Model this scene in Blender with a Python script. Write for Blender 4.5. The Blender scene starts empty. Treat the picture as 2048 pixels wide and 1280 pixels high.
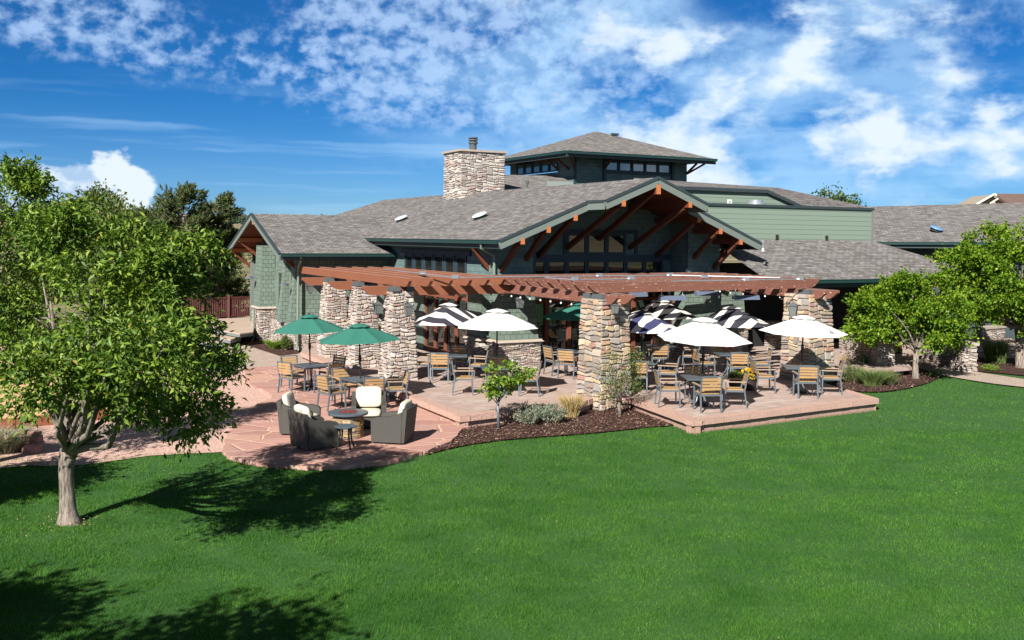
import bpy, bmesh, math, random
import numpy as np
from mathutils import Vector, Matrix, Quaternion
R = math.radians
C = bpy.context.scene.collection
SC = bpy.context.scene
rnd = random.Random(7)

# ------------------------------------------------------------------ camera
EYE = 4.2                      # eye level above the terrace paving (z = 0)
FOC = 2000.0                   # focal length in photograph pixels (2048 wide)
U0, V0, ROLL = 1024.0, 475.0, 0.010
cam_d = bpy.data.cameras.new('camera'); cam = bpy.data.objects.new('camera', cam_d); C.objects.link(cam)
cam_d.sensor_width = 36.0; cam_d.lens = 36.0 * FOC / 2048.0
cam_d.shift_y = -(640.0 - V0) / 2048.0
cam_d.clip_start = 0.1; cam_d.clip_end = 6000
cam.matrix_world = Matrix.Translation((0, 0, EYE)) @ Matrix.Rotation(R(90), 4, 'X') @ Matrix.Rotation(ROLL, 4, 'Z')
SC.camera = cam

# ------------------------------------------------------------------ light
SUN_AZ, SUN_EL = R(22), R(35.5)   # shadows run away from the camera and to the right
ldir = Vector((math.sin(SUN_AZ) * math.cos(SUN_EL), math.cos(SUN_AZ) * math.cos(SUN_EL), -math.sin(SUN_EL)))
sd = bpy.data.lights.new('sun', 'SUN'); sd.energy = 5.0; sd.angle = R(0.5); sd.color = (1.0, 0.955, 0.88)
so = bpy.data.objects.new('sun', sd); C.objects.link(so); so.rotation_euler = ldir.to_track_quat('-Z', 'Y').to_euler()
so.location = (-20, -30, 40)
SC.view_settings.view_transform = 'Standard'; SC.view_settings.look = 'None'
SC.view_settings.exposure = 1.15; SC.view_settings.gamma = 1.0


# ------------------------------------------------------------------ node helpers
class NX:
    """A socket with arithmetic."""
    nt = None
    def __init__(s, k): s.k = k
    @staticmethod
    def m(op, *a, clamp=False):
        n = NX.nt.nodes.new('ShaderNodeMath'); n.operation = op; n.use_clamp = clamp
        for i, v in enumerate(a):
            if isinstance(v, NX): NX.nt.links.new(v.k, n.inputs[i])
            else: n.inputs[i].default_value = float(v)
        return NX(n.outputs[0])
    def __add__(s, o): return NX.m('ADD', s, o)
    __radd__ = __add__
    def __sub__(s, o): return NX.m('SUBTRACT', s, o)
    def __rsub__(s, o): return NX.m('SUBTRACT', o, s)
    def __mul__(s, o): return NX.m('MULTIPLY', s, o)
    __rmul__ = __mul__
    def __truediv__(s, o): return NX.m('DIVIDE', s, o)

def sstep(x, a, b):
    n = NX.nt.nodes.new('ShaderNodeMapRange'); n.interpolation_type = 'SMOOTHSTEP'
    NX.nt.links.new(x.k, n.inputs['Value'])
    n.inputs['From Min'].default_value = a; n.inputs['From Max'].default_value = b
    return NX(n.outputs['Result'])
def lin(x, a, b, c, d):
    n = NX.nt.nodes.new('ShaderNodeMapRange')
    NX.nt.links.new(x.k, n.inputs['Value'])
    for nm, v in zip(('From Min', 'From Max', 'To Min', 'To Max'), (a, b, c, d)): n.inputs[nm].default_value = v
    return NX(n.outputs['Result'])
def comb(x, y, z=0.0):
    n = NX.nt.nodes.new('ShaderNodeCombineXYZ')
    for i, v in enumerate((x, y, z)):
        if isinstance(v, NX): NX.nt.links.new(v.k, n.inputs[i])
        else: n.inputs[i].default_value = v
    return NX(n.outputs[0])
def sep(v):
    n = NX.nt.nodes.new('ShaderNodeSeparateXYZ'); NX.nt.links.new(v.k, n.inputs[0])
    return [NX(o) for o in n.outputs]
def noise(vec, scale=1.0, detail=4.0, rough=0.5, dist=0.0, dims='3D', out=0):
    n = NX.nt.nodes.new('ShaderNodeTexNoise'); n.noise_dimensions = dims
    if vec is not None: NX.nt.links.new(vec.k, n.inputs['Vector'])
    n.inputs['Scale'].default_value = scale; n.inputs['Detail'].default_value = detail
    n.inputs['Roughness'].default_value = rough; n.inputs['Distortion'].default_value = dist
    return NX(n.outputs[out])
def voro(vec, scale=1.0, feature='F1', rand=1.0, out='Distance', dims='3D'):
    n = NX.nt.nodes.new('ShaderNodeTexVoronoi'); n.feature = feature; n.voronoi_dimensions = dims
    if vec is not None: NX.nt.links.new(vec.k, n.inputs['Vector'])
    n.inputs['Scale'].default_value = scale; n.inputs['Randomness'].default_value = rand
    return NX(n.outputs[out])
def mixc(f, a, b, mode='MIX'):
    n = NX.nt.nodes.new('ShaderNodeMix'); n.data_type = 'RGBA'; n.blend_type = mode
    for sock, v in ((n.inputs['Factor'], f), (n.inputs[6], a), (n.inputs[7], b)):
        if isinstance(v, NX): NX.nt.links.new(v.k, sock)
        elif isinstance(v, (tuple, list)): sock.default_value = (*v[:3], 1)
        else: sock.default_value = v
    return NX(n.outputs[2])
def ramp(x, stops, interp='LINEAR'):
    n = NX.nt.nodes.new('ShaderNodeValToRGB'); NX.nt.links.new(x.k, n.inputs[0])
    cr = n.color_ramp; cr.interpolation = interp
    while len(cr.elements) < len(stops): cr.elements.new(0.5)
    for e, (p, c) in zip(cr.elements, stops): e.position = p; e.color = (*c, 1)
    return NX(n.outputs[0])
def texco(name='Object'):
    n = NX.nt.nodes.new('ShaderNodeTexCoord'); return NX(n.outputs[name])
def geo(name):
    n = NX.nt.nodes.new('ShaderNodeNewGeometry'); return NX(n.outputs[name])
def vmap(vec, scale=(1, 1, 1), loc=(0, 0, 0), rot=(0, 0, 0)):
    n = NX.nt.nodes.new('ShaderNodeMapping'); NX.nt.links.new(vec.k, n.inputs[0])
    n.inputs['Scale'].default_value = scale; n.inputs['Location'].default_value = loc; n.inputs['Rotation'].default_value = rot
    return NX(n.outputs[0])
def brick(vec, c1, c2, mortar, w, h, size=0.01, offset=0.5, smooth=0.1, bias=0.0, squash=1.0):
    n = NX.nt.nodes.new('ShaderNodeTexBrick'); NX.nt.links.new(vec.k, n.inputs['Vector'])
    for nm, v in (('Color1', c1), ('Color2', c2), ('Mortar', mortar)):
        if isinstance(v, NX): NX.nt.links.new(v.k, n.inputs[nm])
        else: n.inputs[nm].default_value = (*v, 1)
    n.inputs['Scale'].default_value = 1.0; n.inputs['Mortar Size'].default_value = size; n.inputs['Mortar Smooth'].default_value = smooth
    n.inputs['Brick Width'].default_value = w; n.inputs['Row Height'].default_value = h; n.inputs['Bias'].default_value = bias
    n.offset = offset; n.squash = squash
    return NX(n.outputs['Color']), NX(n.outputs['Fac'])

def material(name):
    m = bpy.data.materials.new(name); m.use_nodes = True
    NX.nt = m.node_tree
    for n in list(NX.nt.nodes):
        if n.type != 'OUTPUT_MATERIAL': NX.nt.nodes.remove(n)
    return m
def finish(col, rough=0.8, bump=None, bstr=0.4, bdist=0.02, metal=0.0, spec=0.4, transl=None, ior=None, sheen=None):
    nt = NX.nt; out = [n for n in nt.nodes if n.type == 'OUTPUT_MATERIAL'][0]
    p = nt.nodes.new('ShaderNodeBsdfPrincipled')
    if metal == 0.0 and ior is None: col = mixc(1.0, col, (0.86, 0.86, 0.86), 'MULTIPLY') if isinstance(col, NX) else tuple(x * 0.86 for x in col)
    for sock, v in ((p.inputs['Base Color'], col), (p.inputs['Roughness'], rough)):
        if isinstance(v, NX): nt.links.new(v.k, sock)
        elif isinstance(v, (tuple, list)): sock.default_value = (*v, 1)
        else: sock.default_value = v
    p.inputs['Metallic'].default_value = metal; p.inputs['Specular IOR Level'].default_value = spec
    if ior: p.inputs['IOR'].default_value = ior
    if bump is not None:
        b = nt.nodes.new('ShaderNodeBump'); b.inputs['Strength'].default_value = bstr; b.inputs['Distance'].default_value = bdist
        nt.links.new(bump.k, b.inputs['Height']); nt.links.new(b.outputs[0], p.inputs['Normal'])
    if transl is None: nt.links.new(p.outputs[0], out.inputs['Surface'])
    else:
        t = nt.nodes.new('ShaderNodeBsdfTranslucent'); mx = nt.nodes.new('ShaderNodeMixShader'); mx.inputs[0].default_value = transl[0]
        tc = transl[1]
        if isinstance(tc, NX): nt.links.new(tc.k, t.inputs['Color'])
        else: t.inputs['Color'].default_value = (*tc, 1)
        nt.links.new(p.outputs[0], mx.inputs[1]); nt.links.new(t.outputs[0], mx.inputs[2]); nt.links.new(mx.outputs[0], out.inputs['Surface'])

# ------------------------------------------------------------------ world: Nishita sky with procedural clouds
W = bpy.data.worlds.new('World'); SC.world = W; W.use_nodes = True
NX.nt = W.node_tree
for n in list(NX.nt.nodes): NX.nt.nodes.remove(n)
wout = NX.nt.nodes.new('ShaderNodeOutputWorld'); wbg = NX.nt.nodes.new('ShaderNodeBackground')
sky = NX.nt.nodes.new('ShaderNodeTexSky'); sky.sky_type = 'NISHITA'; sky.sun_disc = False
sky.sun_elevation = SUN_EL; sky.sun_rotation = R(180) + SUN_AZ; sky.altitude = 1900; sky.air_density = 1.0; sky.dust_density = 0.3; sky.ozone_density = 2.5
dx, dy, dz = sep(texco('Generated'))
azm = NX.m('ARCTAN2', dx, dy); ele = NX.m('ARCSINE', dz)
skyc = mixc(1.0, NX(sky.outputs[0]), (0.12, 0.60, 1.12), 'MULTIPLY')
pale = mixc(1.0, NX(sky.outputs[0]), (0.50, 0.82, 1.28), 'MULTIPLY')
skyc = mixc(sstep(ele, 0.16, 0.0) * 0.85, skyc, pale)
wob1 = noise(comb(azm * 30.0, ele * 40.0, 2.0), 1.0, 2.0) - 0.5
wob2 = noise(comb(azm * 30.0, ele * 40.0, 7.0), 1.0, 2.0) - 0.5
P2 = comb(azm + wob1 * 0.008, ele + wob2 * 0.005, 0.0)
PA = comb(azm + wob1 * 0.008, NX.m('POWER', NX.m('MAXIMUM', ele, 0.001), 0.62) * 0.43, 0.0)   # puffs flatten towards the horizon
hx = azm + 0.275; hy = (ele - 0.228) * 1.6
hole = sstep(NX.m('SQRT', hx * hx + hy * hy), 0.015, 0.095)
hx2 = azm - 0.215; hy2 = (ele - 0.240) * 1.4
hole2 = sstep(NX.m('SQRT', hx2 * hx2 + hy2 * hy2), 0.015, 0.075)
hx3 = azm - 0.455; hy3 = (ele - 0.178) * 1.2
hole3 = sstep(NX.m('SQRT', hx3 * hx3 + hy3 * hy3), 0.015, 0.06)
lowb = lin(azm, -0.47, 0.0, 0.152, 0.092)
big = noise(vmap(P2, (6, 13, 1), (3.1, 1.7, 0)), 1.0, 2.0, 0.5, 0.0, '2D')
# small high puffs on the left and middle
puff = noise(vmap(PA, (44, 118, 1)), 1.0, 4.0, 0.5, 0.0, '2D')
fine = noise(vmap(PA, (120, 300, 1), (2, 5, 0)), 1.0, 3.0, 0.6, 0.0, '2D')
covA = sstep(ele - lowb + (big - 0.5) * 0.05, -0.012, 0.035) * hole * hole2 * (1.0 - sstep(azm, 0.02, 0.25) * 0.6)
aA = sstep(puff + (fine - 0.5) * 0.30 + (big - 0.5) * 0.45 + covA * 0.20, 0.50, 0.94) * covA * 0.70
# right hand cumulus
cum = noise(vmap(P2, (12, 22, 1), (5.3, 2.4, 0)), 1.0, 9.0, 0.55, 0.0, '2D')
covB = sstep(azm, -0.10, 0.16) * sstep(ele, 0.022, 0.060) * hole2 * hole3
aB = sstep(cum + covB * 0.15, 0.57, 0.76) * covB
veil = noise(vmap(P2, (9, 20, 1), (7.3, 1.4, 0)), 1.0, 5.0, 0.55, 0.0, '2D')
aV = sstep(veil, 0.30, 0.66) * sstep(azm, -0.20, 0.06) * sstep(ele, 0.0, 0.05) * 0.52 * hole2 * hole3
wisp = noise(vmap(P2, (3.0, 60, 1), (1.3, 6.4, 0)), 1.0, 3.0, 0.5, 0.0, '2D')
aW = sstep(wisp, 0.5, 0.75) * sstep(ele, 0.0, 0.03) * sstep(ele, 0.16, 0.10) * 0.22
def blob(u, v, rx, ry):
    ex = (azm - (u - 1024) / 2080.0) * (2080.0 / rx); ey = (ele - (466 - v) / 2000.0) * (2000.0 / ry)
    return 1.0 - NX.m('SQRT', ex * ex + ey * ey)
bl = blob(232, 380, 56, 66)
for a in ((170, 378, 62, 44), (112, 388, 95, 50), (262, 388, 50, 56), (40, 392, 90, 52), (200, 420, 120, 52)): bl = NX.m('MAXIMUM', bl, blob(*a))
cn = noise(vmap(P2, (36, 42, 1), (9, 2, 0)), 1.0, 6.0, 0.52, 0.0, '2D')
aC = sstep(bl + (cn - 0.5) * 0.9, -0.06, 0.16) * sstep(ele, 0.0, 0.012) * 0.96
cshade = sstep((cn - 0.5) * 2.6 + (azm + 0.402) * 14.0 + (ele - 0.045) * 10.0, -0.35, 0.25)
colC = mixc(cshade, (6.4, 9.0, 12.4), (12.0, 13.4, 14.6))
colA = (7.6, 10.6, 15.2)
litB = sstep(cum + (noise(vmap(P2, (30, 40, 1), (2, 9, 0)), 1.0, 5.0, 0.55, 0.0, '2D') - 0.5) * 0.25, 0.54, 0.70)
colB = mixc(litB, (8.2, 11.0, 14.2), (12.2, 13.6, 15.0))
c = mixc(aW, skyc, (9.0, 13.0, 17.0))
c = mixc(aA, c, colA)
c = mixc(aV, c, (7.0, 11.2, 15.6))
c = mixc(aB * 0.93, c, colB)
c = mixc(aC, c, colC)
c = mixc(sstep(ele, 0.25, 0.60) * 0.82, c, (0.0, 0.0, 0.0))          # sky above the view dimmed to cut fill light and deepen shadows
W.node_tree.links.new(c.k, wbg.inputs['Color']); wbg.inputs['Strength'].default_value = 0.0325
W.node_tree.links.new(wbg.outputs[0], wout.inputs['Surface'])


# ------------------------------------------------------------------ placing helpers
def ray(u, v):
    du, dv = u - U0, v - V0
    x = du * math.cos(ROLL) + dv * math.sin(ROLL); y = -du * math.sin(ROLL) + dv * math.cos(ROLL)
    return Vector((x / FOC, 1.0, -y / FOC))
def G(u, v, z=0.0):
    d = ray(u, v); t = (z - EYE) / d.z
    return Vector((d.x * t, d.y * t, z))
def PD(u, v, d):
    r_ = ray(u, v); return Vector((r_.x * d, d, EYE + r_.z * d))
TH = R(27.8)                   # the clubhouse grid: a runs along the gable front, b back along the ridge
OX, OY = -0.4, 30.5
CA, SA = math.cos(TH), math.sin(TH)
def BW(a, b, z=0.0): return Vector((OX + a * CA - b * SA, OY + a * SA + b * CA, z))
def WB(p):
    dx_, dy_ = p[0] - OX, p[1] - OY
    return Vector((dx_ * CA + dy_ * SA, -dx_ * SA + dy_ * CA, p[2]))


# ------------------------------------------------------------------ mesh helpers
class MB:
    def __init__(s): s.v = []; s.f = []
    def add(s, vs, fs):
        o = len(s.v); s.v += [tuple(p) for p in vs]; s.f += [tuple(i + o for i in f) for f in fs]; return s
    def quad(s, a, b, c, d): return s.add((a, b, c, d), ((0, 1, 2, 3),))
    def box(s, lo, hi, M=None):
        x0, y0, z0 = lo; x1, y1, z1 = hi
        vs = [Vector(p) for p in ((x0, y0, z0), (x1, y0, z0), (x1, y1, z0), (x0, y1, z0), (x0, y0, z1), (x1, y0, z1), (x1, y1, z1), (x0, y1, z1))]
        if M is not None: vs = [M @ p for p in vs]
        return s.add(vs, BOXF)
    def beam(s, p, q, w, h, up=(0, 0, 1)):
        """box of width w, height h around the line p-q"""
        p = Vector(p); q = Vector(q); d = (q - p); L = d.length; d.normalize()
        side = d.cross(Vector(up)); side.normalize(); upv = side.cross(d)
        vs = []
        for e in (p, q):
            for sx, sz in ((-1, -1), (1, -1), (1, 1), (-1, 1)): vs.append(e + side * (sx * w / 2) + upv * (sz * h / 2))
        return s.add(vs, ((0, 3, 2, 1), (4, 5, 6, 7), (0, 1, 5, 4), (1, 2, 6, 5), (2, 3, 7, 6), (3, 0, 4, 7)))
    def tube(s, pts, r, n=8, caps=True):
        pts = [Vector(p) for p in pts]; k = len(pts); rs = r if isinstance(r, (list, tuple)) else [r] * k
        vs = []; prev = None
        for i, p in enumerate(pts):
            d = (pts[min(i + 1, k - 1)] - pts[max(i - 1, 0)]); d.normalize()
            if prev is None:
                ref = Vector((0, 0, 1)) if abs(d.z) < 0.9 else Vector((1, 0, 0))
                x = d.cross(ref); x.normalize()
            else:
                x = prev - d * prev.dot(d)
                if x.length < 1e-6: x = d.orthogonal()
                x.normalize()
            prev = x; y = d.cross(x)
            for j in range(n):
                a = 2 * math.pi * j / n; vs.append(p + (x * math.cos(a) + y * math.sin(a)) * rs[i])
        fs = []
        for i in range(k - 1):
            for j in range(n):
                j2 = (j + 1) % n; fs.append((i * n + j, i * n + j2, (i + 1) * n + j2, (i + 1) * n + j))
        if caps: fs.append(tuple(range(n - 1, -1, -1))); fs.append(tuple((k - 1) * n + j for j in range(n)))
        return s.add(vs, fs)
    def lathe(s, prof, n=16, c=(0, 0, 0), caps=True):
        vs = []
        for r_, z in prof:
            for j in range(n):
                a = 2 * math.pi * j / n; vs.append((c[0] + r_ * math.cos(a), c[1] + r_ * math.sin(a), c[2] + z))
        fs = []
        for i in range(len(prof) - 1):
            for j in range(n):
                j2 = (j + 1) % n; fs.append((i * n + j, i * n + j2, (i + 1) * n + j2, (i + 1) * n + j))
        if caps: fs.append(tuple(range(n - 1, -1, -1))); fs.append(tuple((len(prof) - 1) * n + j for j in range(n)))
        return s.add(vs, fs)
    def prism(s, poly, z0, z1):
        """vertical prism over a counter-clockwise polygon of (x, y)"""
        n = len(poly); vs = [(p[0], p[1], z0) for p in poly] + [(p[0], p[1], z1) for p in poly]
        fs = [tuple(range(n - 1, -1, -1)), tuple(range(n, 2 * n))] + [(i, (i + 1) % n, n + (i + 1) % n, n + i) for i in range(n)]
        return s.add(vs, fs)
    def slab(s, top, t, dirv=(0, 0, -1)):
        """solid sheet: polygon `top` (3-D points) pushed along dirv by t"""
        n = len(top); d = Vector(dirv) * t
        vs = [Vector(p) for p in top] + [Vector(p) + d for p in top]
        fs = [tuple(range(n)), tuple(range(2 * n - 1, n - 1, -1))] + [(i, n + i, n + (i + 1) % n, (i + 1) % n) for i in range(n)]
        return s.add(vs, fs)
    def build(s, name, mat, parent=None, smooth=False, uv=True):
        me = bpy.data.meshes.new(name); me.from_pydata([tuple(p) for p in s.v], [], s.f); me.update()
        if uv: box_uv(me)
        me.materials.append(mat)
        if smooth: me.polygons.foreach_set('use_smooth', [True] * len(me.polygons))
        o = bpy.data.objects.new(name, me); C.objects.link(o)
        if parent is not None: o.parent = parent
        return o
BOXF = ((0, 3, 2, 1), (4, 5, 6, 7), (0, 1, 5, 4), (1, 2, 6, 5), (2, 3, 7, 6), (3, 0, 4, 7))
def box_uv(me):
    lay = me.uv_layers.new(name='UVMap'); co = [v.co for v in me.vertices]; data = [0.0] * (2 * len(me.loops))
    up = Vector((0, 0, 1))
    for p in me.polygons:
        n = p.normal
        t = up.cross(n) if abs(n.z) < 0.985 else Vector((1, 0, 0))
        if t.length < 1e-6: t = Vector((1, 0, 0))
        t.normalize(); b = n.cross(t)
        for li in p.loop_indices:
            q = co[me.loops[li].vertex_index]; data[2 * li] = q.dot(t); data[2 * li + 1] = q.dot(b)
    lay.data.foreach_set('uv', data)
def np_mesh(name, V, F, mat, parent=None, k=3):
    """fast mesh from numpy vertices and equal-sized faces"""
    me = bpy.data.meshes.new(name); V = np.asarray(V, dtype=np.float32); F = np.asarray(F, dtype=np.int32)
    me.vertices.add(len(V)); me.vertices.foreach_set('co', V.ravel())
    me.loops.add(F.size); me.loops.foreach_set('vertex_index', F.ravel())
    me.polygons.add(len(F)); me.polygons.foreach_set('loop_start', np.arange(0, F.size, k, dtype=np.int32))
    me.update(calc_edges=True); me.materials.append(mat)
    o = bpy.data.objects.new(name, me); C.objects.link(o)
    if parent is not None: o.parent = parent
    return o
def tag(o, label=None, cat=None, group=None, kind=None):
    if label: o['label'] = label
    if cat: o['category'] = cat
    if group: o['group'] = group
    if kind: o['kind'] = kind
    return o
def thing(name, label, cat, loc=(0, 0, 0), rz=0.0, group=None):
    o = bpy.data.objects.new(name, None); C.objects.link(o); o.location = loc; o.rotation_euler = (0, 0, rz); o.empty_display_size = 0.2
    return tag(o, label, cat, group)
def dup(root, loc, rz, label, group=None, scale=None):
    r = root.copy(); C.objects.link(r); r.location = loc; r.rotation_euler = (root.rotation_euler[0], root.rotation_euler[1], rz); r['label'] = label
    if group: r['group'] = group
    if scale: r.scale = scale
    for ch in list(root.children):
        c_ = ch.copy(); C.objects.link(c_); c_.parent = r
        for g in list(ch.children):
            d_ = g.copy(); C.objects.link(d_); d_.parent = c_
    return r
# ------------------------------------------------------------------ materials
M = {}
def simple(name, col, rough=0.7, metal=0.0, spec=0.4, nscale=None, var=0.15, bump=0.0):
    m = material(name)
    if nscale:
        n = noise(texco('Object'), nscale, 5.0, 0.6)
        c_ = mixc(n, tuple(x * (1 - var) for x in col), tuple(min(1, x * (1 + var)) for x in col))
        finish(c_, rough, n if bump else None, bump, 0.01, metal, spec)
    else: finish(col, rough, metal=metal, spec=spec)
    M[name] = m; return m
def UV(): return texco('UV')

m = material('roof_shingle')
uv = UV()
n1 = noise(vmap(uv, (2.6, 7.1, 1)), 1.0, 2.0, 0.7); n2 = noise(uv, 0.35, 3.0)
c1 = ramp(n1, [(0.30, (0.135, 0.124, 0.121)), (0.5, (0.205, 0.194, 0.190)), (0.70, (0.300, 0.292, 0.290))])
bc, bf = brick(uv, (1, 1, 1), (0.52, 0.50, 0.50), (0.16, 0.15, 0.15), 0.30, 0.145, 0.012, 0.37, 0.3)
cc = mixc(1.0, c1, bc, 'MULTIPLY'); cc = mixc(n2 * 0.25, cc, (0.26, 0.235, 0.22))
finish(cc, 0.92, noise(uv, 60, 2.0) - bf * 2.0, 0.5, 0.01, spec=0.15); M['roof'] = m

def shingle_wall(name, col, w, h, dark=0.33):
    m = material(name); uv = UV()
    bc, bf = brick(uv, tuple(x * 1.06 for x in col), tuple(x * 0.80 for x in col), tuple(x * dark for x in col), w, h, 0.009, 0.43, 0.2)
    n = noise(uv, 3.0, 4.0)
    cc = mixc(n * 0.35, bc, tuple(x * 0.78 for x in col))
    finish(cc, 0.8, bf * -1.0, 0.6, 0.012, spec=0.3); M[name] = m
shingle_wall('green_shingle', (0.155, 0.205, 0.170), 0.22, 0.17)
shingle_wall('shaded_shingle', (0.130, 0.200, 0.190), 0.22, 0.17, 0.5)  # same sage paint as the green walls, bluish shade put into the colour
m = material('lap_siding'); uv = UV(); sx, sy, sz = sep(uv)
fr = NX.m('FRACT', sy / 0.185)
ln = sstep(fr, 0.93, 0.985)
cc = mixc(noise(vmap(uv, (0.8, 6, 1)), 2.0, 3.0) * 0.4, (0.185, 0.240, 0.195), (0.155, 0.205, 0.168))
cc = mixc(ln, cc, (0.05, 0.07, 0.05)); finish(cc, 0.75, fr * -1.0, 0.8, 0.02, spec=0.3); M['lap'] = m
simple('fascia', (0.150, 0.180, 0.165), 0.6)
simple('gutter', (0.012, 0.040, 0.038), 0.4)
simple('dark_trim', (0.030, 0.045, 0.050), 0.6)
simple('blue_trim', (0.022, 0.042, 0.060), 0.6)
simple('green_trim', (0.16, 0.20, 0.16), 0.6)
simple('slate', (0.070, 0.080, 0.085), 0.7, nscale=8, var=0.3)
simple('stone_cap', (0.36, 0.30, 0.25), 0.9, nscale=9, var=0.25)
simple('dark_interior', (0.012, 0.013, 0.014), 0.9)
simple('alu', (0.115, 0.135, 0.155), 0.45, 0.3, nscale=30, var=0.1)
simple('tabletop', (0.075, 0.095, 0.115), 0.38, nscale=14, var=0.3)
simple('black_metal', (0.015, 0.015, 0.017), 0.45)
simple('pipe', (0.45, 0.47, 0.50), 0.35, 0.7)
simple('heater', (0.16, 0.20, 0.29), 0.35, 0.5)
simple('white_plastic', (0.75, 0.76, 0.75), 0.5)
simple('skylight', (0.46, 0.52, 0.56), 0.2)
simple('blue_dome', (0.12, 0.24, 0.42), 0.3)
simple('bark', (0.215, 0.175, 0.145), 0.95)
simple('chair_cushion', (0.60, 0.54, 0.43), 0.9, nscale=25, var=0.08, bump=0.3)
simple('white_wall', (0.7, 0.68, 0.62), 0.8)
simple('house_tan', (0.30, 0.26, 0.20), 0.8)
simple('house_roof', (0.12, 0.075, 0.062), 0.9, nscale=4, var=0.3)
simple('rust_box', (0.25, 0.075, 0.035), 0.7, nscale=10, var=0.2)
simple('pot', (0.030, 0.017, 0.018), 0.6, nscale=10, var=0.3)
simple('glow_bulb', (0.85, 0.85, 0.80), 0.3)
simple('lava_rock', (0.12, 0.028, 0.022), 0.9, nscale=30, var=0.5)
simple('deck_edge', (0.16, 0.18, 0.18), 0.7)
simple('timber_edge', (0.25, 0.085, 0.045), 0.85, nscale=6, var=0.25)
simple('rail_wood', (0.085, 0.020, 0.018), 0.7, nscale=6, var=0.3)

m = material('bark_tree'); oc = texco('Object')
n = noise(vmap(oc, (26, 26, 4)), 1.0, 5.0, 0.65); n2 = noise(oc, 3.0, 3.0)
cc = ramp(n, [(0.35, (0.075, 0.06, 0.05)), (0.5, (0.20, 0.165, 0.135)), (0.68, (0.36, 0.31, 0.26))])
cc = mixc(sstep(n2, 0.5, 0.75) * 0.5, cc, (0.30, 0.25, 0.20)); finish(cc, 0.95, n, 0.9, 0.03); M['bark_tree'] = m

def wood(name, c0, c1, specks=0.0, scale=(3, 40, 40)):
    m = material(name); uv = UV()
    n = noise(vmap(uv, (1.6, 26, 1)), 1.0, 4.0, 0.6); n2 = noise(uv, 1.3, 3.0)
    cc = mixc(n, c0, c1); cc = mixc(n2 * 0.4, cc, tuple(x * 0.6 for x in c0))
    if specks:
        sp = noise(vmap(uv, (9, 22, 1)), 1.0, 2.0, 0.5); cc = mixc(sstep(sp, 0.655, 0.69) * specks, cc, (0.60, 0.42, 0.36))
        sc_ = noise(vmap(uv, (1.1, 30, 1), (3, 3, 0)), 1.0, 3.0, 0.5); cc = mixc(sstep(sc_, 0.60, 0.70) * 0.5 * specks, cc, (0.50, 0.30, 0.24))
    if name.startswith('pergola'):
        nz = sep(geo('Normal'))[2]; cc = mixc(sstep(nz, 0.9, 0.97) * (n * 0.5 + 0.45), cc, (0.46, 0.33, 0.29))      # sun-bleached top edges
    finish(cc, 0.72, n, 0.25, 0.01, spec=0.25); M[name] = m
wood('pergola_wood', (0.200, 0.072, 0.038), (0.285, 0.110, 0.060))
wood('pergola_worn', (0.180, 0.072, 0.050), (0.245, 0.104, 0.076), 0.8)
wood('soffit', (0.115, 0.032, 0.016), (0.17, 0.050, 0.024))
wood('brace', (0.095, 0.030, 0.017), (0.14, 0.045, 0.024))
wood('orange_end', (0.42, 0.13, 0.045), (0.55, 0.20, 0.08))
wood('mullion', (0.16, 0.052, 0.030), (0.24, 0.085, 0.05))
wood('chair_slat', (0.37, 0.225, 0.105), (0.49, 0.32, 0.155))
wood('arm_wood', (0.30, 0.21, 0.15), (0.40, 0.30, 0.22))
wood('deck_board', (0.42, 0.32, 0.25), (0.52, 0.41, 0.33))

def stone(name, cols, sat=1.0):
    m = material(name); r_ = geo('Random Per Island'); oc = texco('Object')
    n = noise(oc, 9.0, 5.0, 0.65); n2 = noise(oc, 45.0, 3.0, 0.6)
    k = len(cols); cc = ramp(r_, [((i + 0.001) / k, c_) for i, c_ in enumerate(cols)], 'CONSTANT')
    cc = mixc(n, mixc(1.0, cc, (0.62, 0.58, 0.55), 'MULTIPLY'), cc)
    cc = mixc(sstep(n2, 0.5, 0.75) * 0.35, cc, (0.55, 0.50, 0.44))
    finish(cc, 0.92, n2 + n, 0.6, 0.015, spec=0.2); M[name] = m
PALE = [(0.46, 0.41, 0.37), (0.54, 0.49, 0.45), (0.40, 0.32, 0.29), (0.50, 0.44, 0.38), (0.60, 0.57, 0.54), (0.35, 0.30, 0.28), (0.50, 0.43, 0.35), (0.42, 0.29, 0.26), (0.54, 0.49, 0.46), (0.46, 0.40, 0.38), (0.57, 0.51, 0.44), (0.31, 0.27, 0.25), (0.52, 0.45, 0.43), (0.38, 0.34, 0.32)]
WARM = [(0.46, 0.36, 0.26), (0.52, 0.45, 0.38), (0.40, 0.28, 0.22), (0.34, 0.33, 0.32), (0.44, 0.40, 0.36), (0.30, 0.26, 0.23), (0.58, 0.45, 0.29), (0.36, 0.30, 0.26), (0.52, 0.36, 0.24), (0.44, 0.25, 0.20), (0.54, 0.45, 0.36), (0.28, 0.24, 0.21), (0.60, 0.50, 0.36), (0.40, 0.32, 0.24)]
PALE = [tuple(min(.8, x * 1.02) for x in c_) for c_ in PALE]; stone('pale_stone', PALE); stone('warm_stone', WARM)
stone('chimney_stone', [(0.52, 0.49, 0.46), (0.60, 0.57, 0.54), (0.45, 0.40, 0.37), (0.66, 0.64, 0.62), (0.40, 0.33, 0.31), (0.55, 0.50, 0.44), (0.48, 0.36, 0.33), (0.58, 0.54, 0.51), (0.36, 0.33, 0.31), (0.62, 0.58, 0.52)])
stone('gold_stone', [(0.50, 0.34, 0.17), (0.42, 0.26, 0.13), (0.33, 0.24, 0.17), (0.54, 0.40, 0.22), (0.36, 0.20, 0.13), (0.46, 0.33, 0.20), (0.25, 0.19, 0.15), (0.52, 0.42, 0.28)])
simple('mortar', (0.20, 0.175, 0.155), 0.95, nscale=20, var=0.3)

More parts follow.
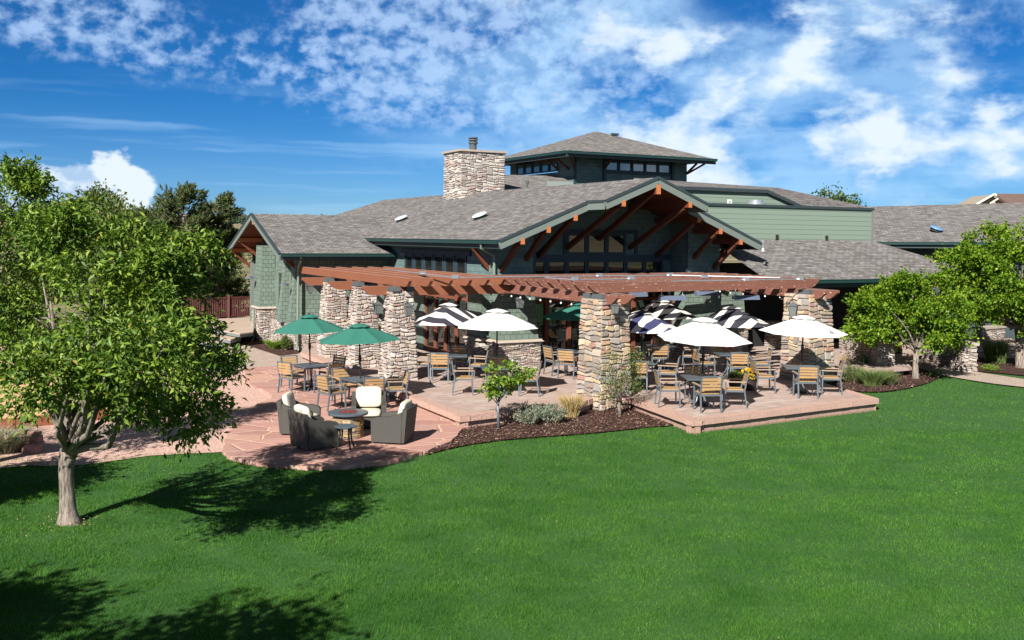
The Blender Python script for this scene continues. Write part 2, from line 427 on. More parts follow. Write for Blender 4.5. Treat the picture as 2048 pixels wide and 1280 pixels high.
m = material('glass_dark'); finish((0.010, 0.013, 0.012), 0.03, spec=0.5, ior=2.0); M['glass'] = m
m = material('glass_sky'); finish((0.10, 0.15, 0.20), 0.04, spec=0.5, ior=2.3); M['glass_sky'] = m
m = material('lantern_glass'); finish((0.13, 0.14, 0.14), 0.1, spec=0.6); M['lantern_glass'] = m

# paving and ground
m = material('terrace_paving'); oc = texco('Object')
rot = vmap(oc, (1, 1, 1), (0, 0, 0), (0, 0, -0.55))
wv = noise(rot, 1.6, 3.0, 0.5, 0, '3D', 1)
wob = noise(rot, 3.0, 3.0)
rx, ry, rz_ = sep(rot)
bc, bf = brick(comb(rx + wob * 0.08, ry + wob * 0.08, 0), (1, 1, 1), (0.86, 0.83, 0.82), (0.66, 0.60, 0.57), 0.42, 0.28, 0.012, 0.4, 0.7)
n = noise(vmap(rot, (1.2, 6.0, 1)), 1.4, 6.0, 0.6); n2 = noise(oc, 0.55, 4.0, 0.6)
cc = ramp(n, [(0.32, (0.33, 0.245, 0.215)), (0.5, (0.43, 0.34, 0.30)), (0.68, (0.54, 0.445, 0.39))])
cc = mixc(sstep(n2, 0.4, 0.65) * 0.6, cc, (0.40, 0.275, 0.235)); cc = mixc(1.0, cc, bc, 'MULTIPLY')
finish(cc, 0.8, bf * -1.0 + n * 0.5, 0.5, 0.01, spec=0.25); M['terrace'] = m
m = material('pavers'); oc = vmap(texco('Object'), (1, 1, 1), (0, 0, 0), (0, 0, 0.48))
bc, bf = brick(oc, (0.42, 0.335, 0.275), (0.33, 0.245, 0.205), (0.21, 0.16, 0.13), 0.22, 0.11, 0.007, 0.5, 0.4)
cc = mixc(noise(oc, 1.2, 5.0, 0.6) * 0.5, bc, (0.43, 0.35, 0.29)); finish(cc, 0.85, bf * -1.0, 0.4, 0.008); M['pavers'] = m
m = material('wall_block'); uv = UV(); bc, bf = brick(uv, (0.40, 0.245, 0.195), (0.33, 0.21, 0.17), (0.13, 0.08, 0.065), 0.30, 0.155, 0.006, 0.5, 0.3)
n = noise(uv, 28.0, 4.0, 0.7); finish(mixc(n * 0.5, bc, (0.47, 0.31, 0.25)), 0.95, n - bf, 0.9, 0.02); M['block'] = m
m = material('coping'); uv = UV(); bc, bf = brick(uv, (0.46, 0.285, 0.23), (0.39, 0.25, 0.205), (0.20, 0.12, 0.10), 0.62, 2.0, 0.006, 0.5, 0.3)
n = noise(texco('Object'), 22.0, 5.0, 0.7); finish(mixc(n * 0.5, bc, (0.52, 0.35, 0.28)), 0.95, n, 0.9, 0.03); M['coping'] = m

m = material('flagstone'); oc = texco('Object'); wn = noise(oc, 1.3, 3.0, 0.5, 0, '3D', 1)
q = mixc(0.16, oc, wn, 'ADD')
q = vmap(q, (0.85, 1.25, 1), (0, 0, 0), (0, 0, 0.4))
edge = voro(q, 1.35, 'DISTANCE_TO_EDGE', 0.95, 'Distance', '2D'); cell = voro(q, 1.35, 'F1', 0.95, 'Color', '2D')
cr, cg, cb = sep(cell)
n = noise(oc, 5.0, 6.0, 0.65); n3 = noise(oc, 1.0, 3.0)
cc = mixc(cr, (0.300, 0.140, 0.120), (0.460, 0.250, 0.210)); cc = mixc(sstep(cg, 0.72, 0.9) * 0.7, cc, (0.47, 0.285, 0.205))
cc = mixc(sstep(cb, 0.8, 0.85) * 0.5, cc, (0.27, 0.165, 0.145))
cc = mixc(n * 0.6, cc, (0.50, 0.31, 0.26)); jn = sstep(edge + (n - 0.5) * 0.03, 0.05, 0.015)
cc = mixc(jn, cc, mixc(noise(oc, 60, 3.0), (0.46, 0.29, 0.215), (0.66, 0.46, 0.35)))
finish(cc, 0.85, n * 0.5 - jn * 1.2, 0.6, 0.03, spec=0.2); M['flagstone'] = m
m = material('pink_gravel'); oc = texco('Object'); g1 = voro(oc, 42.0, 'F1', 1.0, 'Color'); gr, gg, gb = sep(g1)
cc = mixc(gr, (0.38, 0.21, 0.165), (0.68, 0.47, 0.39)); cc = mixc(sstep(gg, 0.85, 0.9), cc, (0.70, 0.52, 0.44))
cc = mixc(sstep(noise(oc, 0.5, 4.0), 0.35, 0.75) * 0.35, cc, (0.55, 0.35, 0.28)); finish(cc, 0.95, voro(oc, 42.0), 0.8, 0.02); M['gravel'] = m
m = material('court_sand'); oc = texco('Object'); g1 = noise(oc, 50.0, 4.0, 0.7)
finish(mixc(g1, (0.42, 0.26, 0.11), (0.66, 0.45, 0.23)), 0.95, g1, 0.4, 0.01); M['sand'] = m
m = material('mulch'); oc = texco('Object'); g1 = voro(vmap(oc, (30, 46, 30)), 1.0, 'F1', 1.0, 'Color'); gr, gg, gb = sep(g1); gd = voro(vmap(oc, (30, 46, 30)), 1.0)
cc = mixc(gr, (0.030, 0.014, 0.012), (0.105, 0.052, 0.042)); cc = mixc(sstep(gg, 0.93, 0.96), cc, (0.33, 0.22, 0.16))
finish(cc, 0.95, gd, 1.0, 0.04, spec=0.15); M['mulch'] = m
m = material('mulch_chip'); r_ = geo('Random Per Island')
finish(ramp(r_, [(0.0, (0.028, 0.014, 0.012)), (0.35, (0.075, 0.036, 0.030)), (0.62, (0.13, 0.065, 0.050)), (0.88, (0.26, 0.17, 0.12)), (1.0, (0.42, 0.30, 0.21))]), 0.95); M['chip'] = m
m = material('soil_grass'); oc = texco('Object'); n = noise(oc, 14.0, 5.0, 0.7)
finish(mixc(n, (0.018, 0.066, 0.010), (0.034, 0.110, 0.016)), 0.95); M['lawn'] = m
m = material('far_lawn'); oc = texco('Object'); n = noise(oc, 25.0, 6.0, 0.75)
finish(mixc(n, (0.035, 0.115, 0.018), (0.085, 0.235, 0.040)), 0.95, n, 0.8, 0.05); M['far_lawn'] = m
m = material('grass_blade'); r_ = geo('Random Per Island'); gp = geo('Position')
big = noise(vmap(gp, (0.8, 1.1, 1)), 1.0, 3.0, 0.55); fine_ = noise(gp, 2.6, 3.0, 0.6)
cc = ramp(r_, [(0.0, (0.030, 0.105, 0.012)), (0.5, (0.066, 0.185, 0.020)), (0.95, (0.115, 0.265, 0.034)), (0.985, (0.11, 0.24, 0.05)), (1.0, (0.28, 0.29, 0.14))])
cc = mixc(sstep(big, 0.38, 0.66) * 0.75, cc, (0.028, 0.110, 0.014)); cc = mixc(sstep(fine_, 0.5, 0.8) * 0.4, cc, (0.110, 0.245, 0.035))
finish(cc, 0.7, spec=0.12, transl=(0.30, mixc(1.0, cc, (1.1, 1.25, 0.5), 'MULTIPLY'))); M['blade'] = m
m = material('hill_scrub'); gp = geo('Position'); n = noise(gp, 0.02, 7.0, 0.7); n2 = noise(gp, 0.11, 4.0, 0.6)
cc = mixc(sstep(n, 0.42, 0.60), (0.30, 0.235, 0.14), (0.13, 0.135, 0.075)); cc = mixc(sstep(n2, 0.55, 0.66), cc, (0.045, 0.065, 0.035)); finish(cc, 1.0, spec=0.1); M['hill'] = m

def leafmat(name, stops, transl=0.35, tcol=(1.15, 1.25, 0.35), rough=0.45, patch=None):
    m = material(name); r_ = geo('Random Per Island')
    cc = ramp(r_, stops)
    if patch:
        gp = geo('Position'); nn = noise(gp, patch[0], 3.0, 0.5); cc = mixc(sstep(nn, 0.45, 0.68) * patch[2], cc, patch[1])
    finish(cc, rough, spec=0.22, transl=(transl, mixc(1.0, cc, tcol, 'MULTIPLY'))); M[name] = m
leafmat('leaf_cherry', [(0.0, (0.028, 0.066, 0.010)), (0.45, (0.075, 0.145, 0.018)), (0.8, (0.150, 0.240, 0.030)), (0.975, (0.28, 0.37, 0.060)), (1.0, (0.34, 0.27, 0.07))], 0.22, patch=(1.3, (0.165, 0.255, 0.026), 0.55))
leafmat('leaf_maple', [(0.0, (0.055, 0.125, 0.010)), (0.5, (0.110, 0.215, 0.015)), (0.85, (0.190, 0.300, 0.022)), (1.0, (0.330, 0.370, 0.030))], 0.35, patch=(0.9, (0.21, 0.32, 0.02), 0.4))
leafmat('leaf_lime', [(0.0, (0.08, 0.17, 0.02)), (0.5, (0.17, 0.30, 0.04)), (1.0, (0.36, 0.42, 0.07))], 0.4)
leafmat('leaf_shrub', [(0.0, (0.055, 0.095, 0.025)), (0.5, (0.11, 0.165, 0.05)), (0.9, (0.20, 0.23, 0.09)), (1.0, (0.35, 0.28, 0.14))], 0.3)
leafmat('leaf_far', [(0.0, (0.035, 0.070, 0.012)), (0.5, (0.075, 0.125, 0.022)), (1.0, (0.15, 0.185, 0.04))], 0.3)
leafmat('needle', [(0.0, (0.030, 0.060, 0.022)), (0.5, (0.075, 0.115, 0.040)), (0.85, (0.140, 0.170, 0.060)), (1.0, (0.28, 0.22, 0.09))], 0.15, rough=0.7)
leafmat('sage', [(0.0, (0.10, 0.14, 0.09)), (0.5, (0.22, 0.27, 0.19)), (1.0, (0.42, 0.43, 0.32))], 0.2, (1, 1, 0.9), 0.8)
leafmat('straw', [(0.0, (0.28, 0.19, 0.07)), (0.5, (0.48, 0.35, 0.15)), (1.0, (0.66, 0.54, 0.30))], 0.3, (1, 1, 0.8), 0.8)
leafmat('green_blade', [(0.0, (0.06, 0.11, 0.03)), (0.5, (0.13, 0.20, 0.06)), (1.0, (0.26, 0.31, 0.11))], 0.3)
leafmat('grey_blade', [(0.0, (0.13, 0.14, 0.09)), (0.5, (0.25, 0.26, 0.18)), (1.0, (0.40, 0.38, 0.28))], 0.2)
leafmat('petal', [(0.0, (0.55, 0.27, 0.01)), (0.5, (0.80, 0.46, 0.02)), (1.0, (0.88, 0.62, 0.06))], 0.25, (1, 1, 0.6))

m = material('wicker'); uv = UV(); sx, sy, sz = sep(uv)
wx = NX.m('SINE', sx * 330.0); wy = NX.m('SINE', sy * 330.0); wv = wx * wy
cc = mixc(sstep(wv, -0.5, 0.6), (0.032, 0.030, 0.027), (0.082, 0.077, 0.067)); finish(cc, 0.6, wv, 0.5, 0.004); M['wicker'] = m
m = material('umbrella_green'); oc = texco('Object'); n = noise(oc, 5.0, 3.0)
cc = mixc(n * 0.5, (0.028, 0.165, 0.125), (0.050, 0.205, 0.160)); finish(cc, 0.8, transl=(0.2, (0.02, 0.18, 0.12))); M['u_green'] = m
m = material('umbrella_white'); oc = texco('Object'); n = noise(oc, 3.0, 4.0)
n5 = noise(oc, 7.0, 3.0, 0.5); cc = mixc(n * 0.5, (0.86, 0.85, 0.83), (0.74, 0.74, 0.74)); finish(cc, 0.85, n5, 0.6, 0.05, transl=(0.22, (0.75, 0.74, 0.70))); M['u_white'] = m
def stripes(name, dark, ang, w=0.235, off=0.0):
    m = material(name); oc = vmap(texco('Object'), (1, 1, 1), (off, 0, 0), (0, 0, ang)); sx, sy, sz = sep(oc)
    f = NX.m('FRACT', NX.m('ADD', sx / (2 * w), 10.0)); k = sstep(f, 0.495, 0.505)
    cc = mixc(k, dark, (0.78, 0.76, 0.72)); finish(cc, 0.85, transl=(0.15, cc)); M[name] = m
stripes('u_stripe_a', (0.032, 0.030, 0.042), R(-38)); stripes('u_stripe_b', (0.036, 0.034, 0.034), R(58), off=0.1); stripes('u_stripe_c', (0.036, 0.038, 0.050), R(58)); stripes('u_stripe_blue', (0.045, 0.050, 0.13), R(60), off=0.05)
# ------------------------------------------------------------------ stone facing
def lerp(a, b, t): return a + (b - a) * t
def stone_face(mb, p00, p10, p11, p01, rr, big=0.22, depth=(0.010, 0.038), hmin=0.05, hmax=0.125, scale=1.0):
    """irregular stacked stones over the quad p00-p10-p11-p01 (bottom left, bottom right, top right, top left as seen from outside)"""
    p00, p10, p11, p01 = (Vector(p) for p in (p00, p10, p11, p01))
    Wd = (p10 - p00).length; H = ((p01 - p00).length + (p11 - p10).length) / 2
    nrm = (p10 - p00).cross(p01 - p00); nrm.normalize(); ph = rr.uniform(0, 6)
    def P(x, z, d):
        e = min(1.0, 12 * x / Wd, 12 * (Wd - x) / Wd) * min(1.0, 14 * z / H, 14 * (H - z) / H)
        t = (x + e * .022 * math.sin(z * 11 + x * 4 + ph)) / Wd; k = (z + e * .026 * math.sin(x * 9 + z * 5 + ph * 2)) / H
        return lerp(lerp(p00, p10, t), lerp(p01, p11, t), k) + nrm * d
    def one(x0, x1, z0, z1):
        d = rr.uniform(*depth); g = 0.004; w, h = x1 - x0, z1 - z0
        if w < 0.02 or h < 0.015: return
        x0 += g; x1 -= g; z0 += g; z1 -= g; j = min(w, h) * 0.34
        c = min(w, h) * rr.uniform(0.12, 0.3)
        r4 = [rr.uniform(-j, j) * 0.5 for _ in range(8)]; c = min(w, h) * rr.uniform(0.05, 0.28)
        ring = [(x0 + c, z0 + abs(r4[0])), (x1 - c, z0 + abs(r4[1])), (x1 - abs(r4[2]), z0 + c), (x1, z1 - c), (x1 - c, z1 - abs(r4[4])), (x0 + c, z1), (x0, z1 - c), (x0 + abs(r4[7]), z0 + c)]
        cx, cz = (x0 + x1) / 2, (z0 + z1) / 2; ins = 0.006 + 0.06 * min(w, h); tw = rr.uniform(-0.012, 0.012)
        vs = [P(x, z_, -0.01) for x, z_ in ring]
        for x, z_ in ring:
            fx = max(0.0, 1 - ins / max(0.01, abs(x - cx))) if abs(x - cx) > 0.01 else 1; fz = max(0.0, 1 - ins / max(0.01, abs(z_ - cz))) if abs(z_ - cz) > 0.01 else 1
            vs.append(P(cx + (x - cx) * fx, cz + (z_ - cz) * fz, d + tw * (x - cx) / max(w, 0.05) * 2))
        n = 8; mb.add(vs, [tuple(range(n, 2 * n))] + [(k_, (k_ + 1) % n, n + (k_ + 1) % n, n + k_) for k_ in range(n)])
    def split(x0, x1, z0, z1):
        w, h = x1 - x0, z1 - z0
        wm, hm = (rr.uniform(.22, .36), rr.uniform(.16, .26)) if rr.random() < big * .35 else (rr.uniform(.16, .42), rr.uniform(hmin * 1.3, hmax * 1.25))
        wm *= scale; hm *= scale
        if w <= wm and h <= hm: one(x0, x1, z0, z1); return
        if h > hm and (w <= wm or h / hm * rr.uniform(.75, 1.35) > w / wm):
            if h < 2 * hmin * scale: one(x0, x1, z0, z1); return
            c_ = z0 + h * rr.uniform(.32, .68); split(x0, x1, z0, c_); split(x0, x1, c_, z1)
        else:
            c_ = x0 + w * rr.uniform(.30, .70); split(x0, c_, z0, z1); split(c_, x1, z0, z1)
    split(0, Wd, 0, H)
def rectpts(c, w, d, z, rot=0.0):
    ca, sa = math.cos(rot), math.sin(rot)
    return [Vector((c[0] + x * ca - y * sa, c[1] + x * sa + y * ca, z)) for x, y in ((-w / 2, -d / 2), (w / 2, -d / 2), (w / 2, d / 2), (-w / 2, d / 2))]
def stone_hull(bot, top, name, mat, parent, rr, faces=(0, 1, 2, 3), **kw):
    core = MB()
    cb = sum(bot, Vector()) / 4; ct = sum(top, Vector()) / 4
    b2 = [p + (cb - p).normalized() * 0.02 for p in bot]; t2 = [p + (ct - p).normalized() * 0.02 for p in top]
    core.add(b2 + t2, BOXF); c_ = core.build(name, M['mortar'], parent)
    mb = MB()
    for i in faces:
        j = (i + 1) % 4; stone_face(mb, bot[i], bot[j], top[j], top[i], rr, **kw)
    s = mb.build('stones', mat, c_, uv=False); return c_

# ------------------------------------------------------------------ ground
def flat(name, pts, z, mat, thick=None, label=None, cat=None, kind='structure'):
    mb = MB(); poly = [(p[0], p[1], z) for p in pts]
    ar = sum(poly[i][0] * poly[(i + 1) % len(poly)][1] - poly[(i + 1) % len(poly)][0] * poly[i][1] for i in range(len(poly)))
    if ar < 0: poly.reverse()
    if thick: mb.slab(poly, thick)
    else: mb.add(poly, (tuple(range(len(poly))),))
    o = mb.build(name, mat); tag(o, label, cat, None, kind); return o
gnd = MB(); gnd.quad((-2500, -1500, -0.42), (2500, -1500, -0.42), (2500, 4000, -0.42), (-2500, 4000, -0.42)); tag(gnd.build('ground', M['hill']), kind='structure')
LZ = -0.33
flat('lawn', [(-70, -60), (70, -60), (70, 44), (-70, 44)], LZ, M['lawn'])
# terrace
TER = [G(601, 705, 0), G(920, 833, 0), G(1160, 806, 0), G(1192, 794, 0), G(1262, 797, 0), G(1385, 841, 0), G(1757, 797, 0), G(1664, 771, 0)]
TER = [(p.x, p.y) for p in TER]
TER_BACK = [(TER[7][0] - 0.2, 31.0), (13.4, 33.4), (14.4, 37.2), (21.0, 40.5), (22.5, 46.0), (-4.0, 46.0), (-8.5, 42.5)]
tp = TER + TER_BACK
tb = MB(); tb.prism(tp, -0.10, 0.0); tr = tb.build('terrace', M['terrace']); tag(tr, kind='structure')
# retaining wall under the slab: rough coping proud of a block course
def inset(poly, d):
    out = []; n = len(poly)
    for i in range(n):
        p0, p1, p2 = (Vector(poly[(i + k) % n][:2]) for k in (-1, 0, 1))
        d1 = (p1 - p0).normalized(); d2 = (p2 - p1).normalized(); n1 = Vector((-d1.y, d1.x)); n2 = Vector((-d2.y, d2.x)); b = (n1 + n2)
        b = b.normalized() * (d / max(0.3, b.normalized().dot(n1))); out.append((p1.x + b.x, p1.y + b.y))
    return out
tb = MB(); ip = inset(tp, 0.25); tb.prism(ip, -0.5, -0.135); tag(tb.build('terrace_foundation', M['block']), kind='structure')
tb = MB()
for i in range(7):
    a = Vector((*tp[i], 0)); b = Vector((*tp[i + 1], 0)); d = (b - a).normalized(); n_ = Vector((-d.y, d.x, 0)); tb.beam(a + n_ * .145 + d * .02 + Vector((0, 0, -.32)), b + n_ * .145 - d * .02 + Vector((0, 0, -.32)), .16, .365)
o = tb.build('terrace_retaining_wall', M['block']); tag(o, 'low block retaining wall beneath the raised terrace', 'retaining wall', None)
cp = MB(); rr = random.Random(3)
for i in range(0, 7):
    a = Vector((*tp[i], 0)); b = Vector((*tp[i + 1], 0)); L = (b - a).length; k = max(1, round(L / 0.6)); d = (b - a).normalized(); n_ = Vector((-d.y, d.x, 0))
    for j in range(k):
        s0, s1 = a + d * (L * j / k + 0.003), a + d * (L * (j + 1) / k - 0.003); o_ = rr.uniform(-0.006, 0.010); dz = rr.uniform(-0.004, 0.004)
        mid = (s0 + s1) / 2
        vs = [s0 - n_ * (0.02 + o_), s1 - n_ * (0.02 + o_ + rr.uniform(-.006, .006)), s1 + n_ * 0.26, s0 + n_ * 0.26]
        lo = [p + Vector((0, 0, -0.132)) for p in vs]; hi = [p + Vector((0, 0, 0.006 + dz)) for p in vs]
        hi[0] = hi[0] + n_ * 0.012; hi[1] = hi[1] + n_ * 0.012
        cp.add(lo + hi, BOXF)
o = cp.build('terrace_coping', M['coping']); tag(o, kind='structure')
# flagstone patio, a little lower
PZ = -0.25
def sm(pts, n=6):
    """closed Catmull-Rom"""
    out = []; k = len(pts)
    for i in range(k):
        p0, p1, p2, p3 = (Vector(pts[(i + j - 1) % k][:2]) for j in range(4))
        for t in range(n):
            t /= n; out.append(0.5 * ((2 * p1) + (p2 - p0) * t + (2 * p0 - 5 * p1 + 4 * p2 - p3) * t * t + (3 * p1 - p0 - 3 * p2 + p3) * t ** 3))
    return out
def smo(pts, n=6):
    """open Catmull-Rom"""
    P = [pts[0]] + list(pts) + [pts[-1]]; out = []
    for i in range(1, len(P) - 2):
        p0, p1, p2, p3 = (Vector(P[i + j - 1][:2]) for j in range(4))
        for t in range(n):
            t /= n; out.append(0.5 * ((2 * p1) + (p2 - p0) * t + (2 * p0 - 5 * p1 + 4 * p2 - p3) * t * t + (3 * p1 - p0 - 3 * p2 + p3) * t ** 3))
    out.append(Vector(pts[-1][:2])); return out
def GP(pts, z): return [G(u, v, z) for u, v in pts]
edge = smo(GP([(493, 763), (545, 792), (514, 808), (478, 838), (455, 870), (447, 893), (456, 910), (500, 922), (570, 930), (650, 933), (760, 925), (840, 905), (900, 882), (925, 857)], PZ), 5)
rr = random.Random(12)
edge = [p + Vector((rr.uniform(-.035, .035), rr.uniform(-.035, .035))) for p in edge]
patio = edge + [Vector(p[:2]) + Vector((.25, .12)) for p in (TER[1], TER[0])] + [Vector(p[:2]) for p in GP([(575, 729), (489, 736)], PZ)]
mb = MB(); mb.prism([(p.x, p.y) for p in patio][::1], -0.5, PZ)
ar = sum(patio[i].x * patio[(i + 1) % len(patio)].y - patio[(i + 1) % len(patio)].x * patio[i].y for i in range(len(patio)))
if ar < 0: mb.f = [tuple(reversed(f)) for f in mb.f]
tag(mb.build('flagstone_patio', M['flagstone']), kind='structure')
# paver walk between patio and deck
flat('paver_walk', GP([(489, 736), (560, 731), (640, 724), (700, 716), (690, 700), (596, 706), (559, 711), (480, 686), (395, 672), (300, 700), (330, 745), (460, 745)], -0.246), -0.246, M['pavers'], 0.2)
# gravel path and bocce court
flat('gravel_path', GP([(-500, 990), (60, 930), (90, 932), (170, 929), (300, 911), (460, 903), (520, 860), (560, 800), (500, 735), (330, 700), (60, 712), (-700, 800)], -0.31), -0.31, M['gravel'])
flat('court_sand', GP([(-400, 880), (262, 822), (180, 742), (-500, 742)], -0.285), -0.285, M['sand'])
flat('bocce_court_surround', [G(-500, 742, -0.3), G(185, 740, -0.3), G(185, 690, -0.3), G(-500, 690, -0.3)], -0.296, M['gravel'])
te = thing('bocce_court_edging', 'red brown timber boards edging the sand court behind the big tree', 'timber edging')
def board(p, q, name='board', h=0.24):
    mb = MB(); p = Vector(p); q = Vector(q); mb.beam(p + Vector((0, 0, h / 2)), q + Vector((0, 0, h / 2)), 0.09, h); mb.build(name, M['timber_edge'], te)
board(G(-420, 895, -0.31), G(30, 857, -0.31)); board(G(31, 857, -0.31), G(266, 832, -0.31)); board(G(266, 832, -0.31), G(184, 747, -0.31)); board(G(184, 747, -0.31), G(-500, 747, -0.31))
# mulch beds
BED1 = GP([(848, 910), (885, 900), (930, 890), (1010, 879), (1100, 872), (1180, 866), (1250, 859), (1345, 850), (1385, 851), (1300, 800), (1230, 790), (1160, 795), (920, 826), (905, 866)], -0.292)
BED1 = smo(BED1[:9], 4) + [Vector(p[:2]) for p in BED1[9:]]
flat('mulch_bed', BED1, -0.292, M['mulch'])
BED2 = GP([(1640, 762), (1668, 775), (1700, 781), (1750, 784), (1800, 779), (1848, 768), (1878, 755), (1893, 746), (1860, 728), (1800, 700), (1690, 690)], -0.29)
BED2 = smo(BED2[:8], 4) + [Vector(p[:2]) for p in BED2[8:]]
flat('mulch_bed', BED2, -0.286, M['mulch'])
BED3 = GP([(1886, 728), (1950, 742), (2000, 746), (2070, 753), (2200, 760), (2200, 700), (1900, 700)], -0.29)
flat('mulch_bed', BED3, -0.289, M['mulch'])
flat('mulch_bed', GP([(400, 690), (470, 683), (559, 711.5), (597, 707), (600, 690), (430, 668)], -0.238), -0.238, M['mulch'])
# walk on the right
flat('paver_path', smo(GP([(1760, 712), (1830, 733), (1888, 750), (1960, 763), (2048, 774), (2300, 800)], -0.283), 4) + [Vector(p[:2]) for p in GP([(2300, 778), (2048, 758), (1975, 747), (1915, 737), (1880, 722), (1890, 712), (2000, 716), (2300, 720), (2300, 660), (1800, 655), (1700, 690)], -0.283)], -0.283, M['pavers'])

# hills behind
def hills():
    nx, ny = 90, 14; V = []; F = []; rr = random.Random(5)
    for j in range(ny):
        for i in range(nx):
            u = -900 + 3900 * i / (nx - 1); d = 420 + 780 * j / (ny - 1)
            x = (u - U0) / FOC * d
            top = 12 + 4 * math.sin(u / 260.0 + 0.6) + 2 * math.sin(u / 97.0) + (9 if u < 700 else 0)
            k = j / (ny - 1); z = -1 + top * (k ** 0.8) + rr.uniform(-1, 1) * 1.5 * k
            V.append((x, d, z))
    for j in range(ny - 1):
        for i in range(nx - 1): a = j * nx + i; F.append((a, a + 1, a + nx + 1, a + nx))
    mb = MB(); mb.v = V; mb.f = F; o = mb.build('hills', M['hill'], smooth=True, uv=False); tag(o, kind='structure')
    return V, nx, ny
hv, hnx, hny = hills()
def hill_pt(u, j):
    i = (u + 900) / 3900 * (hnx - 1); i0 = int(i); t = i - i0; a = Vector(hv[j * hnx + i0]); b = Vector(hv[j * hnx + i0 + 1]); return a.lerp(b, t)

# ------------------------------------------------------------------ clubhouse
CH = thing('clubhouse', 'long grey roofed clubhouse in sage green shingle and stone with a square clerestory tower', 'clubhouse', (OX, OY, 0), TH)
ZE, ZR, PIT = 4.10, 6.17, 0.4
def part(mb, name, mat, parent=CH, **k): return mb.build(name, M[mat], parent, **k)
def zroof(a): return ZE + PIT * (a if a <= 5.175 else 10.35 - a)
def roof(polys, thick=0.07, under=True, sof=0.04):
    mb = MB()
    for p in polys: mb.slab(p, thick)
    r_ = part(mb, 'roof', 'roof')
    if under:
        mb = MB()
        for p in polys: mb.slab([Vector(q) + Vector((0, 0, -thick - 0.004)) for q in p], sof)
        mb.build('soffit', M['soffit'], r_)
    return r_
def rz(a, b): return (a, b, zroof(a))
# main roof with the stepped front gable
main = roof([[rz(0, 0), rz(3.19, 0), rz(3.19, -1), rz(5.175, -1), rz(5.175, 23.7), (0, 28.9, ZE)],
             [rz(5.175, -1), rz(7.16, -1), rz(7.16, 0), rz(10.35, 0), (10.35, 28.9, ZE), rz(5.175, 23.7)],
             [(0, 28.9, ZE), rz(5.175, 23.7), (10.35, 28.9, ZE)]])
def rake(p, q, h=0.22, w=0.05, off=0.0, drip=True):
    """fascia board below a roof edge with a dark drip strip on top"""
    mb = MB(); dn = Vector((0, 0, -h / 2 - 0.055)); mb.beam(Vector(p) + dn, Vector(q) + dn, w, h); part(mb, 'fascia', 'fascia')
    if drip:
        mb = MB(); dn = Vector((0, 0, -0.012)); mb.beam(Vector(p) + dn, Vector(q) + dn, w + 0.05, 0.085); part(mb, 'drip_edge', 'dark_trim')
rake((0, -0.028, zroof(0)), (3.19, -0.028, zroof(3.19))); rake((3.162, 0, zroof(3.19)), (3.162, -1.0, zroof(3.19)))
rake((3.19, -1.028, zroof(3.19)), (5.175, -1.028, ZR)); rake((5.175, -1.028, ZR), (7.16, -1.028, zroof(7.16)))
rake((7.188, -1.0, zroof(7.16)), (7.188, 0, zroof(7.16))); rake((7.16, -0.028, zroof(7.16)), (10.35, -0.028, ZE))
def gutter(p, q, w=0.12, h=0.11):
    mb = MB(); mb.beam(p, q, w, h); mb.beam(Vector(p) + Vector((0, 0, h / 2 + .008)), Vector(q) + Vector((0, 0, h / 2 + .008)), w + .03, 0.016); part(mb, 'gutter', 'gutter')
    mb = MB(); d = (Vector(q) - Vector(p)).normalized(); s = d.cross(Vector((0, 0, 1))) * -(w / 2 + 0.03)
    mb.beam(Vector(p) + s + Vector((0, 0, -0.10)), Vector(q) + s + Vector((0, 0, -0.10)), 0.04, 0.20); part(mb, 'fascia', 'dark_trim')
gutter((-0.068, 28.9, ZE - 0.05), (-0.068, -0.05, ZE - 0.05)); gutter((10.418, -0.05, ZE - 0.05), (10.418, 28.9, ZE - 0.05))

# gable front walls
def wallpoly(poly, t, mat, name='wall', dirv=(0, 1, 0), parent=CH):
    mb = MB(); mb.slab(poly, t, dirv); return part(mb, name, mat, parent)
UZ = -0.125
def fw(a0, a1, b, z0, mat):
    pts = [(a0, b, z0), (a1, b, z0), (a1, b, zroof(a1) + UZ)]
    if a0 < 5.175 < a1: pts.append((5.175, b, ZR + UZ))
    pts.append((a0, b, zroof(a0) + UZ)); wallpoly(pts, 0.2, mat)
fw(0.6, 2.04, 1.4, 0.0, 'shaded_shingle'); fw(8.24, 9.72, 1.4, 0.0, 'shaded_shingle')
fw(2.04, 8.24, 2.4, 2.52, 'shaded_shingle')
for a, s in ((2.04, -1), (8.24, 1)):
    wallpoly([(a, 1.6, 0), (a, 2.6, 0), (a, 2.6, zroof(a) + UZ), (a, 1.6, zroof(a) + UZ)], 0.2, 'shaded_shingle', dirv=(s, 0, 0))
wallpoly([(0.6, 1.6, 2.55), (0.6, 27.5, 2.55), (0.6, 27.5, zroof(0.6) + UZ), (0.6, 1.6, zroof(0.6) + UZ)], 0.2, 'shaded_shingle', dirv=(1, 0, 0))
wallpoly([(0.6, 7.3, 0), (0.6, 27.5, 0), (0.6, 27.5, 2.55), (0.6, 7.3, 2.55)], 0.2, 'green_shingle', dirv=(1, 0, 0))
wallpoly([(9.72, 1.6, 0), (9.72, 27, 0), (9.72, 27, ZE + 0.1), (9.72, 1.6, ZE + 0.1)], 0.2, 'green_shingle', dirv=(-1, 0, 0))
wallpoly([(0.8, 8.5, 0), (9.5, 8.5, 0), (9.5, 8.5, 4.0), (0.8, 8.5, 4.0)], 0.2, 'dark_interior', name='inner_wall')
mb = MB(); mb.box((0.82, 1.7, 2.60), (9.5, 8.45, 2.70)); part(mb, 'ceiling', 'dark_interior')
